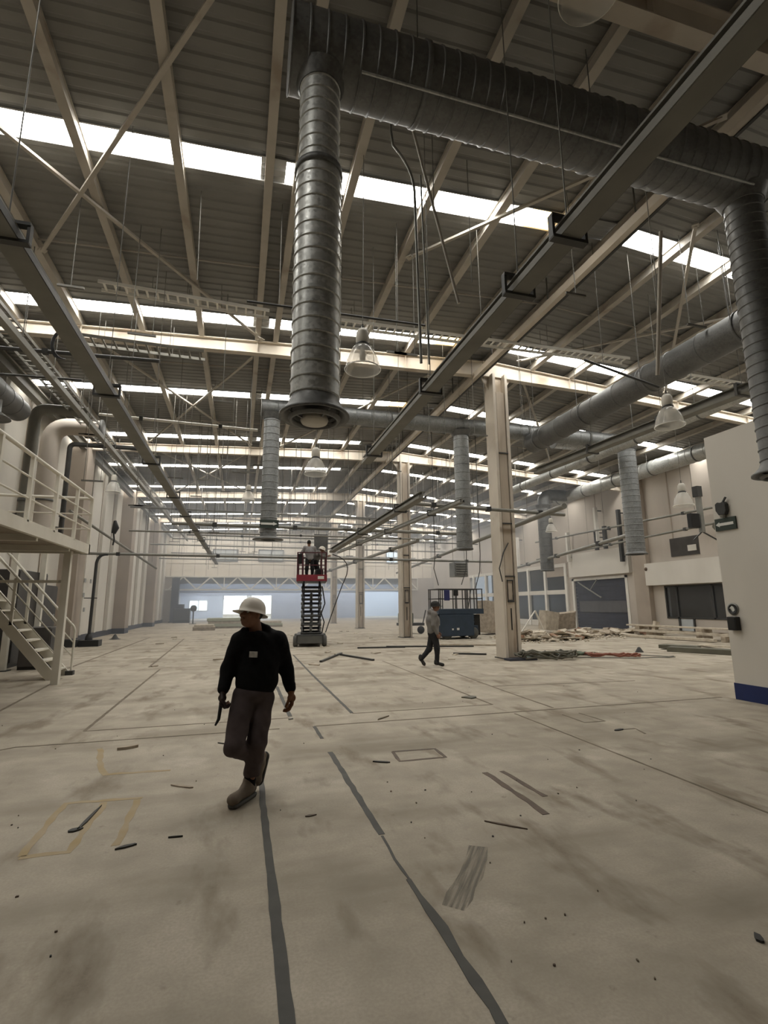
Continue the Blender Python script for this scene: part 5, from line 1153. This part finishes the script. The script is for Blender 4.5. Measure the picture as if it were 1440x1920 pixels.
sdf_mesh('cuff', [C((-.246, -.05, .955), (-.25, -.062, .935), .052, .05, .005)], .006, 'hood', t, o=O); sdf_mesh('cuff', [C((.336, .068, .92), (.341, .065, .895), .053, .05, .005)], .006, 'hood', t, o=O)
tr = [E_((.01, .015, .88), (.17, .125, .1), .03), C(hiR, knR, .105, .085, .03), C(knR, (.06, .125, .3), .082, .062, .02), C(hiL, knL, .105, .085, .02), C(knL, (.02, -.005, .22), .085, .07, .02)]
tm = sdf_mesh('trousers', tr, .0075, 'trous', t, cuts=[((0, 0, 1), .935), ((0, 0, -1), -.19)], fold=.004, o=O)
MB().lathe([(.172, .895), (.178, .9), (.178, .925), (.172, .93)], (0, 0, 0), 'Z', 28)
sdf_mesh('glove', hand(wrL, dL, (-.2, -1, .1), (-.9, .2, .0), .6, 1.3) + [C(np.array(wrL) - dL * .02, wrL, .033, .035, .01)], .0065, 'glove', t, o=O)
sdf_mesh('glove', hand(wrR, dR, (-.2, -1, .1), (.9, .1, 0), .95, 1.18) + [C(np.array(wrR) - dR * .02, wrR, .033, .035, .01)], .0065, mat('dark_brown_glove', (.03, .016, .012), (.022, .012, .009)), t, o=O)
sdf_mesh('sock', [C((.012, .005, .27), (.004, .018, .11), .054, .05, .01)], .0075, 'hood', t, o=O)
def shoe(name, an, toe, up, m):
    an, toe, up = np.array(an), np.array(toe), unit(up); d = unit(toe - an); heel = an - d * .055
    P = [C(heel + up * .0, an + d * .03 + up * .03, .042, .046, .03), C(an + d * .02, toe - d * .03, .048, .04, .04), E_(toe - d * .045 - up * .008, (.05, .05, .036), .03), C(an + up * .03, an + up * .075, .05, .048, .02)]
    sdf_mesh(name, P, .007, m, t, o=O, cuts=[(-up, -(an @ up) + .052)])
    S2 = [C(heel - up * .045, toe - d * .05 - up * .045, .045, .05, .02)]
    sdf_mesh('sole', S2, .007, 'tyre', t, o=O, cuts=[(-up, -(an @ up) + .072), (up, (an @ up) - .04)])
shoe('shoe', (-.005, .01, .075), (-.15, -.19, .07), (0, 0, 1), 'shoe')
shoe('shoe', (.1, .2, .235), (.05, .15, .06), unit((-.5, -.75, .35)), 'shoe')
TH = lambda x, y, z: HT(x, y + .008, z - .012) + np.array(O)
cap_shell('hard_hat', lambda x, y, z: TH(x * .93, y * .93, z * .97), t, 'helmet', HR, brim=.045, full=True, low=.03)
sdf_mesh('hair', [E_(HT(0, .035, .02), (.08, .085, .075), .02, HR)], .008, 'hair', t, o=O, cuts=[(tuple(-(HR @ np.array([0, 1, 0]))), float(-(HR @ np.array([0, 1, 0])) @ HT(0, -.0, 0)))])
MB().prism([(-.045, 1.2), (.025, 1.195), (.027, 1.245), (-.043, 1.25)], .012, 'Y', -.13).build('chest_patch', 'badge', None)
cp = bpy.data.objects['chest_patch']; cp.parent = t; cp.rotation_euler = (0, 0, 0)
t2 = thing('pry_bar', 'dark pry bar held in the right hand of the man in the black hooded top', 'tool', (FX - .26, FY - .1, .85))
MB().tube([(FX - .257, FY - .075, .99 - .12), (FX - .262, FY - .1, .82), (FX - .275, FY - .13, .7), (FX - .3, FY - .15, .655)], [.013, .016, .014, .008], 8).build('shaft', 'black', t2)
MB().cbox((FX - .255, FY - .07, .885), (.05, .035, .07), .1).build('grip', 'black', t2)
# ---------------------------------------------------------------- helper for the three smaller figures
def figure(label, o, J, top_m, leg_m, res=.011, hat=None, hairm='hair', boots='soot', yaw=0.0, pitch=0.0, hood_=False, nm='sweater', hand_dir=None):
    t = thing('person', label, 'person', o); HP, HT, HR = head(J['head'], yaw, pitch); A = lambda k: np.array(J[k], float)
    ch, pe, nk = A('chest'), A('pelvis'), A('neck')
    dirs = {s: unit(A('wr' + s) - A('el' + s)) for s in 'LR'}
    fw = np.array([math.sin(yaw), -math.cos(yaw), 0]); b = HP + [C(A('head') - np.array([0, 0, .05]), nk, .052, .06, .03), E_(ch, (.15, .1, .19), .05), C(ch, pe, .12, .12, .05), E_(pe, (.135, .1, .1), .05)]
    for s in 'LR':
        b += [C(A('sh' + s), A('el' + s), .05, .042, .03), C(A('el' + s), A('wr' + s), .038, .028, .02), C(A('hi' + s), A('kn' + s), .078, .054, .04), C(A('kn' + s), A('an' + s), .052, .036, .03), C(A('an' + s), A('to' + s), .034, .03, .02)]
        b += hand(A('wr' + s), dirs[s], fw + np.array([0, 0, .05]), np.cross(dirs[s], fw) * (1 if s == 'L' else -1), .5, 1.05)
    sdf_mesh('body', b, res * .85, 'skin', t, o=o)
    eyes(lambda x, y, z: HT(x, y, z) + np.array(o), t)
    tp = [E_(ch, (.19, .135, .2), .06), C(ch, pe + np.array([0, 0, .06]), .16, .155, .08)]
    for s in 'LR': tp += [C(A('sh' + s), A('el' + s), .075, .062, .05), C(A('el' + s), A('wr' + s) - dirs[s] * .02, .06, .045, .03)]
    tp += [C(A('shL'), A('shR'), .07, .07, .05)]
    if hood_: tp += [E_(nk + np.array([-.08, 0, .0]), (.09, .13, .09), .04)]
    sdf_mesh(nm, tp, res, top_m, t, cuts=[((0, 0, -1), -(pe[2] - .02))], fold=.003, o=o)
    lg = [E_(pe, (.155, .125, .11), .05)]
    for s in 'LR': lg += [C(A('hi' + s), A('kn' + s), .098, .074, .05), C(A('kn' + s), A('an' + s), .074, .056, .04)]
    sdf_mesh('trousers', lg, res, leg_m, t, cuts=[((0, 0, 1), pe[2] + .09)], fold=.003, o=o)
    for s in 'LR':
        d = unit(A('to' + s) - A('an' + s))
        sdf_mesh('boot', [C(A('an' + s) - d * .03 + np.array([0, 0, .05]), A('an' + s) - d * .03, .05, .052, .03), C(A('an' + s) - d * .03, A('to' + s) - d * .02, .048, .042, .03), E_(A('to' + s) - d * .04, (.05, .05, .04), .02)], res, boots, t, o=o)
    T = lambda x, y, z: HT(x, y + .008, z - .012) + np.array(o)
    if hat: cap_shell('hard_hat' if hat == 'helmet' else 'cap', T, t, hat, HR, brim=.05 if hat == 'helmet' else .07, full=hat == 'helmet', low=.03)
    else:
        back = -(HR @ np.array([0, 1, 0]))
        sdf_mesh('hair', [E_(HT(0, .03, .045), (.083, .092, .09), .02, HR)], res, hairm, t, o=o, cuts=[(tuple(-back * -1 * -1), 1e3), (tuple(HR @ np.array([0, -1, -.6])), float((HR @ np.array([0, -1, -.6])) @ HT(0, -.05, .04)))])
    return t
# man in the grey top walking to the right
figure('man in grey hooded top and black trousers walking to the right', (5.1, 13.0, 0),
       dict(head=(.06, 0, 1.57), neck=(-.0, .0, 1.43), chest=(-.03, 0, 1.2), pelvis=(-.03, 0, .86), shL=(-.03, .17, 1.37), shR=(-.05, -.18, 1.37), elL=(.06, .24, 1.1), wrL=(.17, .2, .9), elR=(-.1, -.22, 1.09), wrR=(.0, -.22, .86),
            hiL=(-.03, .08, .85), hiR=(-.02, -.08, .85), knL=(-.12, .08, .46), anL=(-.36, .08, .2), toL=(-.27, .07, .05), knR=(.04, -.08, .47), anR=(.03, -.08, .1), toR=(.21, -.08, .045)),
       'grey', 'jean', hat='hair', yaw=PI / 2, hood_=True, nm='hooded_top', pitch=-.1)
# workers on the red lift
figure('worker with dark hair and pale grey shirt seen from behind on the red lift', (2.74, 20.95, 2.66),
       dict(head=(-.02, .02, 1.53), neck=(-.02, 0, 1.38), chest=(-.0, 0, 1.17), pelvis=(.02, 0, .84), shL=(-.19, .0, 1.33), shR=(.19, .0, 1.33), elL=(-.31, .06, 1.12), wrL=(-.36, .2, .98), elR=(.3, .05, 1.08), wrR=(.35, .22, 1.06),
            hiL=(-.07, 0, .83), hiR=(.1, 0, .83), knL=(-.1, -.01, .46), knR=(.13, -.01, .46), anL=(-.1, .02, .09), anR=(.14, .02, .09), toL=(-.13, .18, .045), toR=(.17, .18, .045)),
       'grey2', 'jean', yaw=PI * .97, nm='shirt')
figure('worker in white helmet stooping over the beam end on the red lift', (3.12, 21.3, 2.66),
       dict(head=(.2, -.03, 1.29), neck=(.1, 0, 1.2), chest=(-.0, 0, 1.06), pelvis=(-.08, 0, .8), shL=(.06, .17, 1.17), shR=(.04, -.17, 1.17), elL=(.22, .26, 1.02), wrL=(.42, .2, 1.05), elR=(.18, -.27, .98), wrR=(.4, -.2, 1.0),
            hiL=(-.08, .08, .79), hiR=(-.08, -.08, .79), knL=(.0, .1, .44), knR=(.04, -.1, .44), anL=(-.08, .1, .09), anR=(-.02, -.1, .09), toL=(.09, .1, .045), toR=(.15, -.1, .045)),
       'grey', 'jean', hat='helmet', yaw=PI / 2, pitch=.35, nm='jacket')
# ================================================================== HAZE
def haze(y0, y1, dens, x0, x1, z1, label):
    m = bpy.data.materials.new('haze'); m.use_nodes = True; N, L = m.node_tree.nodes, m.node_tree.links
    N.remove(N['Principled BSDF']); v = N.new('ShaderNodeVolumeScatter'); v.inputs['Color'].default_value = (.86, .92, 1, 1); v.inputs['Density'].default_value = dens; v.inputs['Anisotropy'].default_value = .2
    L.new(v.outputs[0], N['Material Output'].inputs['Volume'])
    M_['haze'] = m
    o = MB().box(x0, x1, y0, y1, .02, z1).build('haze', 'haze')
    tag(o, label, 'haze', kind='stuff')
haze(23.0, 55.7, HAZE, -7.3, 21.6, 8.4, 'thin bluish dust haze filling the far half of the hall')
haze(56.6, 63.8, HAZE * 1.5, -7.3, 21.6, 4.8, 'denser bluish haze in the lit room behind the lattice girder')
